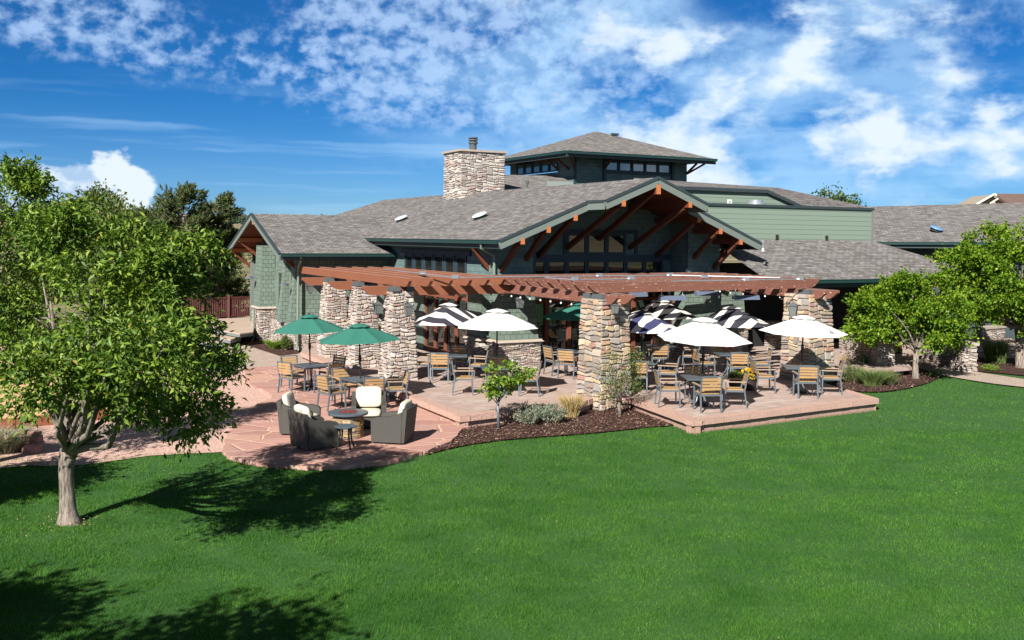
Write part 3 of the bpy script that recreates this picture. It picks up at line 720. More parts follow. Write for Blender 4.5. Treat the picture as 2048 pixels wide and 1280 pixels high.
# corner boards
def cb(a0, b0, a1, b1, z0, z1, mat='fascia'):
    mb = MB(); mb.box((a0, b0, z0), (a1, b1, z1)); part(mb, 'corner_board', mat)
cb(2.0, 1.37, 2.065, 1.40, 2.55, zroof(2.04) - .3, 'blue_trim'); cb(8.2, 1.37, 8.26, 1.40, 2.55, zroof(2.04) - .3, 'blue_trim')

def window(o, ux, uz, x0, x1, z0, z1, n=None, fw_=0.055, mat='blue_trim', glass='glass', out=0.05, parent=CH, depth=0.07):
    """o: origin on the wall; ux horizontal unit vector; x0..x1 along it; n outward normal"""
    ux = Vector(ux); n = Vector(n); o = Vector(o)
    def P(x, z, d): return o + ux * x + n * d + Vector((0, 0, z))
    fr = MB()
    def bar(xa, xb, za, zb):
        vs = [P(xa, za, 0.0), P(xb, za, 0.0), P(xb, za, out), P(xa, za, out), P(xa, zb, 0.0), P(xb, zb, 0.0), P(xb, zb, out), P(xa, zb, out)]
        fr.add(vs, BOXF)
    bar(x0, x1, z0, z0 + fw_); bar(x0, x1, z1 - fw_, z1); bar(x0, x0 + fw_, z0 + fw_, z1 - fw_); bar(x1 - fw_, x1, z0 + fw_, z1 - fw_)
    w_ = fr.build('window', M[mat], parent)
    g = MB(); g.quad(P(x0 + fw_, z0 + fw_, 0.012), P(x1 - fw_, z0 + fw_, 0.012), P(x1 - fw_, z1 - fw_, 0.012), P(x0 + fw_, z1 - fw_, 0.012)); g.build('pane', M[glass], w_)
    return w_
# gable windows: seven below, three above
for i in range(7):
    c = 2.62 + i * 0.812; window((0, 2.4, 0), (1, 0, 0), 0, c - 0.40, c + 0.40, 2.60, 3.44, n=(0, -1, 0), fw_=0.075)
for i in range(3):
    c = 4.245 + i * 0.812; window((0, 2.4, 0), (1, 0, 0), 0, c - 0.40, c + 0.40, 3.64, 4.36, n=(0, -1, 0), fw_=0.075)
def trim(lo, hi, mat='blue_trim', name='trim'):
    mb = MB(); mb.box(lo, hi); return part(mb, name, mat)
trim((2.06, 2.33, 3.45), (8.22, 2.398, 3.63)); trim((3.70, 2.33, 4.37), (6.78, 2.398, 4.50)); trim((2.06, 2.33, 2.50), (8.22, 2.398, 2.59))
trim((3.70, 2.345, 3.635), (3.83, 2.398, 4.365)); trim((6.66, 2.345, 3.635), (6.78, 2.398, 4.365))
# side windows above the left pergola
for i in range(6):
    c = 3.95 + i * 0.95; window((0.6, c - 0.42, 0), (0, 1, 0), 0, 0.0, 0.84, 2.78, 3.55, n=(-1, 0, 0), fw_=0.08)
trim((0.53, 3.2, 3.56), (0.598, 9.5, 3.72)); trim((0.54, 3.2, 2.62), (0.598, 9.5, 2.77), 'green_trim')
# glazed ground floor with redwood mullions
def storefront(o, ux, n, L, z1, k, name='glazed_door', solid=0.0):
    o = Vector(o); ux = Vector(ux); n = Vector(n); up = Vector((0, 0, 1))
    for i in range(k):
        x0 = L * i / k; x1 = L * (i + 1) / k; fr = MB(); pw = 0.075
        def bar(xa, xb, za, zb, d0=0.0, d1=0.09):
            vs = [o + ux * x + n * d + up * z for z in (za, zb) for x, d in ((xa, d0), (xb, d0), (xb, d1), (xa, d1))]
            fr.add(vs, BOXF)
        bar(x0 + .004, x0 + pw, 0.0, z1); bar(x1 - pw, x1 - .004, 0.0, z1); bar(x0 + pw, x1 - pw, 0.0, 0.16); bar(x0 + pw, x1 - pw, z1 - 0.1, z1); bar(x0 + pw, x1 - pw, 2.02, 2.12)
        d_ = fr.build(name, M['mullion'], CH)
        g = MB(); g.quad(o + ux * (x0 + pw) + n * .03 + up * .16, o + ux * (x1 - pw) + n * .03 + up * .16, o + ux * (x1 - pw) + n * .03 + up * 2.02, o + ux * (x0 + pw) + n * .03 + up * 2.02); g.build('pane', M['glass'], d_)
        g = MB(); g.quad(o + ux * (x0 + pw) + n * .03 + up * 2.12, o + ux * (x1 - pw) + n * .03 + up * 2.12, o + ux * (x1 - pw) + n * .03 + up * (z1 - .1), o + ux * (x0 + pw) + n * .03 + up * (z1 - .1)); g.build('pane', M['glass'], d_)
storefront((2.04, 2.2, 0), (1, 0, 0), (0, -1, 0), 6.2, 2.5, 7)
storefront((0.75, 2.7, 0), (0, 1, 0), (-1, 0, 0), 4.6, 2.5, 5)

# battered corner piers: stone base, cap, shingled shaft
rs = random.Random(21)
def pier(a0, a1, b0, b1, zs, z1, bat=0.12, mat='green_shingle', smat='pale_stone', z0=-0.05, faces=(0, 1, 3), big=0.16):
    root = MB()
    bot = [Vector(p) for p in ((a0, b0, z0), (a1, b0, z0), (a1, b1, z0), (a0, b1, z0))]; top = [Vector((p.x, p.y, zs)) for p in bot]
    s = stone_hull(bot, top, 'pier', M[smat], CH, rs, faces=faces, big=big)
    c = MB(); c.add([Vector((a0 - .09, b0 - .09, zs)), Vector((a1 + .09, b0 - .09, zs)), Vector((a1 + .09, b1, zs)), Vector((a0 - .09, b1, zs)), Vector((a0 - .03, b0 - .03, zs + .075)), Vector((a1 + .03, b0 - .03, zs + .075)), Vector((a1 + .03, b1, zs + .075)), Vector((a0 - .03, b1, zs + .075))], BOXF); c.build('stone_cap', M['stone_cap'], s)
    h = MB(); k = 0.05
    h.add([Vector((a0 + k, b0 + k, zs + .07)), Vector((a1 - k, b0 + k, zs + .07)), Vector((a1 - k, b1, zs + .07)), Vector((a0 + k, b1, zs + .07)), Vector((a0 + k + bat, b0 + k + bat, z1)), Vector((a1 - k - bat, b0 + k + bat, z1)), Vector((a1 - k - bat, b1, z1)), Vector((a0 + k + bat, b1, z1))], BOXF)
    h.build('shaft', M[mat], s); return s
pier(0.33, 1.85, 0.62, 1.395, 0.90, 2.95, 0.14)
pier(7.55, 9.15, 0.62, 1.395, 0.90, 2.95, 0.14)
pier(0.12, 0.745, 1.5, 2.6, 0.90, 2.6, 0.04)
# front porch wall right of the gable
pier(9.72, 11.2, 1.55, 2.3, 0.9, 2.7, 0.1)

# knee braces and outlookers
def outlook(a, b0, b1, big=False, rootb=None, zdrop=1.15):
    z = zroof(a) - 0.235 - (0.15 if big else 0.10); h = 0.30 if big else 0.18; b0 -= 0.05
    mb = MB(); mb.beam((a, b0, z), (a, b1, z), 0.16 if big else 0.13, h); o = part(mb, 'outlooker', 'soffit')
    e = MB(); e.beam((a, b0 - 0.012, z), (a, b0 - 0.001, z), 0.165 if big else 0.135, h + .005); e.build('beam_end', M['orange_end'], o)
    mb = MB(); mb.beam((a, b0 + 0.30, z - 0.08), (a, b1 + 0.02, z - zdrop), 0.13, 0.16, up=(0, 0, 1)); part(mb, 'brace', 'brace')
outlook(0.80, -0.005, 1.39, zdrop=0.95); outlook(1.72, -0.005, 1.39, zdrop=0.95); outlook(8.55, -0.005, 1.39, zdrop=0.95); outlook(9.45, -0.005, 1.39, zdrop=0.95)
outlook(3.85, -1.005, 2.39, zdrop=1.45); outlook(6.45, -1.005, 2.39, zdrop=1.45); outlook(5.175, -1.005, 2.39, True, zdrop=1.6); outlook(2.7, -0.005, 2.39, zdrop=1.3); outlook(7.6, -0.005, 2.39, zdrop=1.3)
for b in (1.7, 9.8):
    pass
mb = MB(); mb.beam((0.05, 1.9, 3.85), (0.62, 1.9, 3.15), 0.1, 0.12); part(mb, 'brace', 'soffit')
mb = MB(); mb.beam((10.3, 1.9, 3.85), (9.72, 1.9, 3.15), 0.1, 0.12); part(mb, 'brace', 'soffit')
def downspout(pts, r=0.045):
    mb = MB(); mb.tube(pts, r, 8); part(mb, 'downspout', 'green_trim')
downspout([(-0.06, 1.1, 4.0), (-0.04, 1.15, 3.86), (0.5, 1.3, 3.6), (0.52, 1.32, 3.4), (0.52, 1.32, 0.05)])

# chimney
CHM = stone_hull([Vector(p) for p in ((4.39, 12.3, 5.0), (6.54, 12.3, 5.0), (6.54, 14.1, 5.0), (4.39, 14.1, 5.0))], [Vector(p) for p in ((4.39, 12.3, 7.93), (6.54, 12.3, 7.93), (6.54, 14.1, 7.93), (4.39, 14.1, 7.93))], 'chimney', M['chimney_stone'], CH, rs, faces=(0, 1, 3), big=0.6, scale=1.35)
mb = MB(); mb.box((4.29, 12.2, 7.93), (6.64, 14.2, 8.02)); mb.build('chimney_cap', M['stone_cap'], CHM)
mb = MB(); mb.lathe([(0.16, 8.02), (0.16, 8.36)], 14, (5.35, 13.1, 0)); mb.lathe([(0.21, 8.36), (0.21, 8.44)], 14, (5.35, 13.1, 0)); mb.lathe([(0.15, 8.44), (0.15, 8.50)], 14, (5.35, 13.1, 0)); mb.lathe([(0.21, 8.50), (0.21, 8.56)], 14, (5.35, 13.1, 0)); mb.lathe([(0.15, 8.56), (0.15, 8.6)], 14, (5.35, 13.1, 0)); mb.lathe([(0.21, 8.6), (0.21, 8.64), (0.0, 8.66)], 14, (5.35, 13.1, 0)); mb.build('flue_pipe', M['slate'], CHM)

# solar tubes and vents on roofs
def dome(p, mat='skylight', r=0.30, nrm=(-0.371, 0, 0.928)):
    n = Vector(nrm).normalized(); q = Vector((0, 0, 1)).rotation_difference(n).to_matrix().to_4x4(); MM = Matrix.Translation(Vector(p)) @ q
    mb = MB(); mb.lathe([(r * .8, 0.0), (r * .8, 0.10)], 20); mb.v = [tuple(MM @ Vector(x)) for x in mb.v]; o = part(mb, 'solar_tube', 'dark_trim')
    mb = MB(); mb.lathe([(r, .10), (r * 1.02, .12), (r * .9, .16), (r * .6, .19), (r * .2, .20)], 20); mb.v = [tuple(MM @ Vector(x)) for x in mb.v]; mb.build('dome', M[mat], o, smooth=True)
def on_main(u, v):
    # intersect the pixel ray with the left main slope  z = ZE + PIT * a
    d = ray(u, v); o = Vector((0, 0, EYE)); f = lambda t: (lambda q: q.z - (ZE + PIT * q.x))(WB(o + d * t))
    t0, t1 = 20.0, 80.0
    f0 = f(t0)
    for _ in range(60):
        tm = (t0 + t1) / 2
        if (f(tm) > 0) == (f0 > 0): t0 = tm
        else: t1 = tm
    return WB(o + d * t0)
dome(on_main(804, 441)); dome(on_main(961, 436))

# low entrance wing on the left
LE, LP = 3.50, 0.345
def zl(b): return LE + LP * (b - 10.05 if b <= 14.65 else 19.25 - b)
LR = zl(14.65)
roof([[(-4.05, 10.05, LE), (0.62, 10.05, LE), (0.62, 12.3, zl(12.3)), (2.4, 14.65, LR), (-4.05, 14.65, LR)], [(-4.05, 14.65, LR), (2.4, 14.65, LR), (0.62, 17.0, zl(17.0)), (0.62, 19.25, LE), (-4.05, 19.25, LE)]])
rake((-4.078, 14.65, LR), (-4.078, 10.05, LE), 0.20); rake((-4.078, 19.25, LE), (-4.078, 14.65, LR), 0.20)
gutter((-4.05, 9.98, LE - 0.05), (0.5, 9.98, LE - 0.05))
wallpoly([(-3.0, 15.7, -.2), (-3.0, 10.9, -.2), (-3.0, 10.9, zl(10.9) + UZ), (-3.0, 14.65, LR + UZ), (-3.0, 15.7, zl(15.7) + UZ)], 0.2, 'green_shingle', dirv=(1, 0, 0))
wallpoly([(-2.98, 10.9, 0.9), (0.58, 10.9, 0.9), (0.58, 10.9, zl(10.9) + UZ), (-2.98, 10.9, zl(10.9) + UZ)], 0.2, 'green_shingle', dirv=(0, 1, 0))
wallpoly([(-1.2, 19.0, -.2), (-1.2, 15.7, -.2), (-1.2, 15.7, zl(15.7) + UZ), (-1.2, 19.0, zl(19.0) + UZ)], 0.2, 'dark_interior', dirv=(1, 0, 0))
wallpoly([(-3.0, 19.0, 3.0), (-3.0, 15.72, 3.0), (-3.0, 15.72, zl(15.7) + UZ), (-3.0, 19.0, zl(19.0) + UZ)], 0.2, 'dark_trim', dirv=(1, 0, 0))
for b in (16.4, 17.4): trim((-1.3, b, 0.2), (-1.21, b + .06, 2.4), 'fascia')
trim((-3.2, 18.3, 0), (-3.0, 18.5, 3.0), 'fascia', 'post')
stone_hull([Vector(p) for p in ((-3.15, 10.75, -.25), (0.55, 10.75, -.25), (0.55, 10.98, -.25), (-3.15, 10.98, -.25))], [Vector(p) for p in ((-3.15, 10.75, .9), (0.55, 10.75, .9), (0.55, 10.98, .9), (-3.15, 10.98, .9))], 'stone_base', M['pale_stone'], CH, rs, faces=(0, 3), big=.15)
stone_hull([Vector(p) for p in ((-3.2, 10.99, -.25), (-3.0, 10.99, -.25), (-3.0, 14.7, -.25), (-3.2, 14.7, -.25))], [Vector(p) for p in ((-3.2, 10.99, .7), (-3.0, 10.99, .7), (-3.0, 14.7, .7), (-3.2, 14.7, .7))], 'stone_base', M['pale_stone'], CH, rs, faces=(3,), big=.15)
pier(-3.72, -2.9, 14.7, 15.85, 1.12, 3.75, 0.10, z0=-0.3)
def buttress(a, b, w, z0, z1):
    mb = MB(); vs = [Vector((a - .42, b, z0)), Vector((a, b, z0)), Vector((a, b + w, z0)), Vector((a - .42, b + w, z0)), Vector((a - .12, b + .04, z1)), Vector((a, b + .04, z1)), Vector((a, b + w - .04, z1)), Vector((a - .12, b + w - .04, z1))]
    mb.add(vs, BOXF); part(mb, 'buttress', 'green_shingle')
buttress(-3.0, 12.5, 0.42, 0.72, 3.9); buttress(-3.0, 11.05, 0.42, 0.72, 3.6)
window((-3.0, 13.2, 0), (0, 1, 0), 0, 0, 1.1, 1.2, 2.7, n=(-1, 0, 0), mat='green_trim')
window((-3.0, 11.65, 0), (0, 1, 0), 0, 0, 0.75, 1.2, 2.7, n=(-1, 0, 0), mat='green_trim')
def loutlook(b, zz=None):
    z = zl(b) - 0.23; mb = MB(); mb.beam((-4.02, b, z), (-3.0, b, z), 0.13, 0.17); o = part(mb, 'outlooker', 'orange_end')
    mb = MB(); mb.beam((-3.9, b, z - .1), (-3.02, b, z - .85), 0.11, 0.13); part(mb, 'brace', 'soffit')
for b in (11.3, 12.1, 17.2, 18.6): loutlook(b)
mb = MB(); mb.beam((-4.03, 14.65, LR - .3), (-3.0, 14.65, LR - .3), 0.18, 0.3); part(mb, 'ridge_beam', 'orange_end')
downspout([(-3.3, 9.98, 3.4), (-3.25, 10.1, 3.3), (-3.2, 10.62, 2.98), (-3.2, 10.66, 2.8), (-3.22, 10.62, 0.0), (-3.3, 10.5, -0.2)])
downspout([(-3.85, 15.0, 1.1), (-3.85, 15.0, -0.1), (-3.95, 14.9, -0.25)])
def dish(p):
    o = Vector(p); mb = MB(); mb.lathe([(0.02, 0.10), (0.12, 0.07), (0.19, 0.0), (0.185, -0.01)], 14, o, caps=False); mb.tube([o + Vector((0.22, 0, 0.06)), o + Vector((0.0, 0, 0.1))], 0.02, 6); return mb
for p in ((-3.95, 15.5, 2.35), (-3.62, 11.2, 2.25)): part(dish(p), 'wall_lamp', 'alu')

# clerestory tower
T0, T1, TB0, TB1, TE, TP = 9.79, 18.5, 12.4, 21.1, 8.22, 9.66
tc = ((T0 + T1) / 2, (TB0 + TB1) / 2, TP + .1)
roof([[(T0, TB0, TE), (T1, TB0, TE), tc], [(T1, TB0, TE), (T1, TB1, TE), tc], [(T1, TB1, TE), (T0, TB1, TE), tc], [(T0, TB1, TE), (T0, TB0, TE), tc]], sof=0.05)
gutter((T0, TB0 - .06, TE - .06), (T1, TB0 - .06, TE - .06)); gutter((T0 - .06, TB1, TE - .06), (T0 - .06, TB0, TE - .06))
mb = MB(); mb.box((14.6, 15.9, 9.5), (15.0, 16.05, 9.62)); part(mb, 'roof_vent', 'dark_trim')
ta, tb_, tA, tB = 10.85, 13.45, 17.5, 20.0
def tw(a0, b0, a1, b1, z0, z1, mat='shaded_shingle'): mb = MB(); mb.box((a0, b0, z0), (a1, b1, z1)); return part(mb, 'wall', mat)
tw(ta, tb_, tA, tb_ + .15, 4.2, 7.42); tw(ta, tb_ + .16, ta + .15, tB, 4.2, 7.42)
tw(ta, tb_, 12.55, tb_ + .15, 7.425, 8.25); tw(16.6, tb_, tA, tb_ + .15, 7.425, 8.25); tw(ta, tb_ + .16, ta + .15, 15.0, 7.425, 8.25); tw(ta, 19.3, ta + .15, tB, 7.425, 8.25)
tw(tA - .15, tb_ + .16, tA, tB, 4.2, 7.42); tw(ta, tB - .15, tA - .16, tB, 4.2, 7.42); tw(tA - .15, tb_ + .16, tA, tB, 8.0, 8.25); tw(ta + .16, tB - .15, tA - .16, tB, 8.0, 8.25)
cb(ta - .03, tb_ - .03, ta + .1, tb_ - .001, 4.5, 8.2, 'blue_trim'); cb(12.45, tb_ - .1, 12.6, tb_ - .001, 5, 8.2, 'blue_trim'); cb(16.5, tb_ - .1, 16.65, tb_ - .001, 5, 8.2, 'blue_trim')
trim((12.6, tb_ - .06, 7.36), (16.5, tb_ - .001, 7.46)); trim((12.6, tb_ - .05, 8.0), (16.5, tb_ + .1, 8.24), 'dark_trim')
def openwin(a, b, w, z0, z1, axis):
    f = MB(); t = 0.06; d = 0.12
    def bx(x0, x1, za, zb):
        if axis == 0: f.box((a + x0, b, za), (a + x1, b + d, zb))
        else: f.box((a, b + x0, za), (a + d, b + x1, zb))
    bx(0, t, z0, z1); bx(w - t, w, z0, z1); bx(t, w - t, z0, z0 + t); bx(t, w - t, z1 - t, z1)
    o = part(f, 'window', 'blue_trim'); g = MB()
    if axis == 0: g.quad((a + t, b + .05, z0 + t), (a + w - t, b + .05, z0 + t), (a + w - t, b + .05, z1 - t), (a + t, b + .05, z1 - t))
    else: g.quad((a + .05, b + w - t, z0 + t), (a + .05, b + t, z0 + t), (a + .05, b + t, z1 - t), (a + .05, b + w - t, z1 - t))
    g.build('pane', M['glass_sky'], o)
for i in range(5): openwin(12.6 + i * 0.78, tb_ - .03, 0.76, 7.465, 8.0, 0)
for i in range(5): openwin(ta - .03, 15.02 + i * 0.86, 0.82, 7.465, 8.0, 1)
for p, q in (((ta, tb_ - .02, 7.5), (T0 + .25, TB0 + .25, 8.1)), ((tA - .05, tb_ - .02, 7.5), (tA + .1, TB0 + .2, 8.1)), ((tA, tb_, 7.5), (T1 - .25, TB0 + .3, 8.1)), ((ta, tb_ + .5, 7.5), (T0 + .2, tb_ + .5, 8.1)), ((12.5, tb_, 7.5), (12.5, TB0 + .2, 8.1)), ((ta, 14.9, 7.5), (T0 + .2, 14.9, 8.1))):
    mb = MB(); mb.beam(p, Vector(p).lerp(Vector(q), .85), 0.08, 0.09); part(mb, 'brace', 'brace')
# lower roofs between chimney and tower
def PL(u, v, d): return WB(PD(u, v, d))
roof([[PL(1000, 349, 50), PL(985, 400, 44.2), PL(1105, 386, 42.5), PL(1146, 366, 46.2), PL(1119, 352, 49)]], under=False)
mb = MB(); p, q = PL(1094, 367, 44.8), PL(1146, 369, 44.8); mb.beam(p, q, 0.08, 0.22); mb.beam(p + Vector((0, 0, -.2)), q + Vector((0, 0, -.2)), 0.06, .2); part(mb, 'fascia', 'fascia')
mb = MB(); p = PL(1054, 381, 44.5); mb.tube([p + Vector((0, 0, -.3)), p + Vector((0, 0, 0.3))], 0.05, 8); mb.tube([p + Vector((0, 0, .3)), p + Vector((0, 0, .45))], 0.075, 8); part(mb, 'roof_vent', 'slate')

# right wing: lower roof, parapets, upper roofs
roof([[(10.0, -1.0, 2.80), (21.7, -1.0, 2.80), (18.4, 2.3, 4.22), (10.0, 2.3, 4.22)], [(21.7, -1.0, 2.80), (21.7, 8, 2.80), (18.4, 5.0, 4.22), (18.4, 2.3, 4.22)]], under=False)
gutter((10.3, -1.06, 2.75), (21.7, -1.06, 2.75))
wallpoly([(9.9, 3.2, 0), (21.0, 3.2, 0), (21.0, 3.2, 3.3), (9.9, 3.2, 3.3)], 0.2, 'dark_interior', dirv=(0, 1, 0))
for a in (19.4,): trim((a, -.4, 0), (a + .2, -.2, 2.75), 'dark_trim', 'post')
trim((10.0, -.42, 2.5), (21.4, -.2, 2.72), 'dark_trim', 'beam')
wallpoly([(9.75, 2.3, 3.9), (18.4, 2.3, 3.9), (18.4, 2.3, 5.46), (9.75, 2.3, 5.46)], 0.2, 'lap', dirv=(0, 1, 0), name='parapet_wall')
wallpoly([(18.4, 2.5, 3.9), (18.4, 6.0, 3.9), (18.4, 6.0, 5.46), (18.4, 2.5, 5.46)], 0.2, 'lap', dirv=(-1, 0, 0), name='parapet_wall')
trim((9.75, 2.24, 5.462), (18.46, 2.55, 5.56), 'dark_trim', 'coping'); trim((18.33, 2.27, 3.95), (18.43, 2.297, 5.45), 'fascia')
for u, v in ((1551, 473), (1650, 475)):
    p = PL(u, v, 40); d = ray(u, v); t = 30
    for _ in range(60):
        q = WB(Vector((0, 0, EYE)) + d * t); t += (2.3 - q.y) * 1.1
    mb = MB(); mb.box((q.x - .10, 2.22, q.z - .12), (q.x + .10, 2.297, q.z + .12)); o = part(mb, 'scupper', 'green_trim'); mb = MB(); mb.box((q.x - .06, 2.20, q.z - .10), (q.x + .06, 2.218, q.z + .07)); mb.build('scupper_opening', M['dark_interior'], o)
wallpoly([(10.5, 5.0, 4.5), (17.3, 5.0, 4.5), (17.3, 5.0, 5.5), (15.08, 5.0, 6.18), (10.5, 5.0, 6.18)], 0.2, 'lap', dirv=(0, 1, 0), name='parapet_wall')
mb = MB(); mb.beam((10.5, 4.95, 6.24), (15.08, 4.95, 6.24), 0.16, 0.14); mb.beam((15.08, 4.95, 6.24), (17.6, 4.95, 5.46), 0.16, 0.14); part(mb, 'coping', 'dark_trim')
roof([[(10.5, 5.05, 6.3), (15.08, 5.05, 6.3), (18.6, 8.0, 6.62), (10.5, 8.0, 6.78)], [(15.08, 5.05, 6.3), (17.6, 5.05, 5.52), (20.5, 5.05, 4.6), PL(1737, 414, 50), (18.6, 8.0, 6.62)]], under=False)
mb = MB(); p = PL(1511, 408, 40.5); mb.lathe([(.42, -.05), (.42, 0.0), (.30, .02), (.30, .16), (0.0, .17)], 20, p); part(mb, 'roof_fan', 'pipe')
mb = MB(); p = PL(1460, 405, 40.3); mb.box((p.x - .1, p.y, p.z - .12), (p.x + .1, p.y + .05, p.z + .12)); o = part(mb, 'warning_sign', 'white_plastic')
mb = MB(); mb.box((p.x - .03, p.y - .006, p.z - .06), (p.x - .005, p.y - .001, p.z + .07)); mb.box((p.x - .005, p.y - .006, p.z + .045), (p.x + .04, p.y - .001, p.z + .07)); mb.box((p.x - .005, p.y - .006, p.z), (p.x + .03, p.y - .001, p.z + .022)); mb.build('lettering', M['black_metal'], o)
mb = MB(); p = WB(G(1526, 499, 3.6)); p = PL(1526, 497, 35.0); mb.tube([p + Vector((0, 0, -.05)), p + Vector((0, 0, .2))], 0.03, 8); mb.tube([p + Vector((0, 0, .2)), p + Vector((0, 0, .28))], 0.06, 8); mb.lathe([(.10, -.1), (.035, .02)], 10, p); part(mb, 'roof_vent', 'pipe')
# far right wing
fr0, fr1, fr2, fr3 = PL(1742, 484, 44.0), PL(2400, 486, 41.5), PL(2400, 396, 47.5), PL(1690, 414.5, 50.0)
roof([[fr0, fr1, fr2, fr3]])
gutter(fr0 + Vector((0, 0, -.06)), fr1 + Vector((0, 0, -.06)))
wallpoly([PL(1742, 488, 45.0), PL(2400, 488, 42.5), PL(2400, 700, 42.5), PL(1742, 690, 45.0)][::-1], 0.2, 'dark_trim', dirv=(0, 1, 0))
dm = PL(1871, 459, 44.9); dome(dm + Vector((0, 0, -.05)), 'blue_dome', 0.30, (0.1, -0.36, 0.93))
# low hills and scrub behind the camera, seen only in the glass
mb = MB(); n = 60; ring = []
for i in range(n + 1):
    x = -900 + 1800 * i / n; h = 16 + 6 * math.sin(i * .7) + 3 * math.sin(i * 1.9); ring.append(((x, -150, -.5), (x, -230, h * .55), (x, -320, h)))
for i in range(n):
    for k in range(2): mb.quad(ring[i][k], ring[i][k + 1], ring[i + 1][k + 1], ring[i + 1][k])
tag(mb.build('hills', M['hill'], smooth=True, uv=False), kind='structure')
# ------------------------------------------------------------------ pergola
PG = thing('pergola', 'redwood pergola on battered stone columns wrapping round the terrace', 'pergola', (OX, OY, 0), TH)
GZ0, GZ1, RZ1 = 2.47, 2.74, 3.00
def tailbeam(p, q, z0, z1, w, mat, name, tail_p=False, tail_q=False, tl=0.30, parent=PG):
    """timber p->q between z0 and z1, with scooped tails where asked"""
    p = Vector((p[0], p[1], 0)); q = Vector((q[0], q[1], 0)); d = q - p; L = d.length; d.normalize(); s = Vector((-d.y, d.x, 0)); h = z1 - z0
    prof = []
    if tail_p: prof += [(tl, z0), (tl * .80, z0 + h * .05), (tl * .52, z0 + h * .20), (tl * .28, z0 + h * .42), (tl * .12, z0 + h * .62), (0, z0 + h * .70), (0, z1)]
    else: prof += [(0, z0), (0, z1)]
    if tail_q: prof += [(L, z1), (L, z0 + h * .70), (L - tl * .12, z0 + h * .62), (L - tl * .28, z0 + h * .42), (L - tl * .52, z0 + h * .20), (L - tl * .80, z0 + h * .05), (L - tl, z0)]
    else: prof += [(L, z1), (L, z0)]
    n = len(prof); vs = [p + d * x + Vector((0, 0, z)) + s * (w / 2) for x, z in prof] + [p + d * x + Vector((0, 0, z)) - s * (w / 2) for x, z in prof]
    mb = MB(); fs = [tuple(range(n - 1, -1, -1)), tuple(range(n, 2 * n))] + [(i, (i + 1) % n, n + (i + 1) % n, n + i) for i in range(n)]
    mb.add(vs, fs); o = mb.build(name, M[mat], parent)
    return o
# left part: six rafters along b on three cross girders and a front girder
RA = [-3.08 + 0.648 * k for k in range(6)]; RE = [-.51, -.54, -.51, -.455, -.32, -.12]
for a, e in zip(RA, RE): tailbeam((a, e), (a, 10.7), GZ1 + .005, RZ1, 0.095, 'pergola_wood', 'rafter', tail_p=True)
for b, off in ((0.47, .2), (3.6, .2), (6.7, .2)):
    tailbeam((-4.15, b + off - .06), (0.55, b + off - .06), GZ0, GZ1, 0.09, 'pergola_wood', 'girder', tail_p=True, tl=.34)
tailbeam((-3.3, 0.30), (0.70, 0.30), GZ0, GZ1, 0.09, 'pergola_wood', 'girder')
rs = random.Random(44)
def column(c, w0, w1, z0, z1, rot, smat, caps, big=0.2, scale=1.0, faces=(0, 1, 2, 3)):
    s = stone_hull(rectpts(c, w0, w0, z0, rot), rectpts(c, w1, w1, z1, rot), 'column', M[smat], PG, rs, faces=faces, big=big, scale=scale)
    for cx, cy, w, d in caps:
        mb = MB(); ca, sa = math.cos(rot), math.sin(rot)
        cc = (c[0] + cx * ca - cy * sa, c[1] + cx * sa + cy * ca); b0 = rectpts(cc, w, d, z1 + .0, rot); t0 = rectpts(cc, w - .04, d - .04, z1 + .13, rot); mb.add(b0 + t0, BOXF); mb.build('column_cap', M['slate'], s)
    return s
for b in (0.47, 3.6, 6.7): column((-3.05, b), 0.90, 0.64, -0.02, 2.60, 0, 'pale_stone', [(-.22, -.02, .26, .74), (.22, -.02, .26, .74)], big=.4, scale=1.2)
# right part, on its own slightly turned grid
def wl(x, y): q = WB((x, y, 0)); return (q.x, q.y)
CN = (2.50, 26.75); CR_ = (8.95, 30.2); PHI = R(31.5); du_ = Vector((math.cos(PHI), math.sin(PHI)))
CNb, CRb = wl(*CN), wl(*CR_)
column(CNb, 1.06, 0.90, -0.3, 2.60, R(4), 'warm_stone', [(-.26, -.2, .34, .46), (-.22, .3, .4, .3), (.26, -.2, .34, .5)], big=.9, scale=1.5)
column(CRb, 1.16, 0.96, -0.02, 2.60, R(4), 'warm_stone', [(-.26, -.2, .34, .46), (.26, -.2, .34, .5)], big=.8, scale=1.5)
gl0 = Vector(CN); gl1 = Vector((-.12, 31.55)); gd = (gl0 - gl1).normalized(); gs = Vector((-gd.y, gd.x))
gr0 = Vector(CR_); gr1 = gr0 + Vector((-0.40, 0.917)) * 5.2
for sft in (-.24, .24):
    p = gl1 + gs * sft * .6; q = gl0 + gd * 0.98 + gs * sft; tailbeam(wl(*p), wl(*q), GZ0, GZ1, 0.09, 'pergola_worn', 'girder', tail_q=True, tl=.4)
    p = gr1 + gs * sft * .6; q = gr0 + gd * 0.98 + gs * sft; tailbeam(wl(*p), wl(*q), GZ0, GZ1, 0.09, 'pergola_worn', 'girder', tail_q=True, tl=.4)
NRF = 9
for k in range(NRF):
    t = k / (NRF - 1); st = gl0.lerp(gl1, t * 0.98) + gd * .05
    p = st - du_ * 0.62
    fr = gr0 + Vector((-0.40, 0.917)) * ((gl0 - st).length * .80); L = (fr - st).dot(du_) + 0.95
    L = max(L, 7.0) if k else (Vector(CR_) - st).length + .85
    q = st + du_ * L
    tailbeam(wl(*p), wl(*q), GZ1 + .005, RZ1 + .03, 0.10, 'pergola_worn', 'rafter', tail_p=True, tail_q=True, tl=.36)
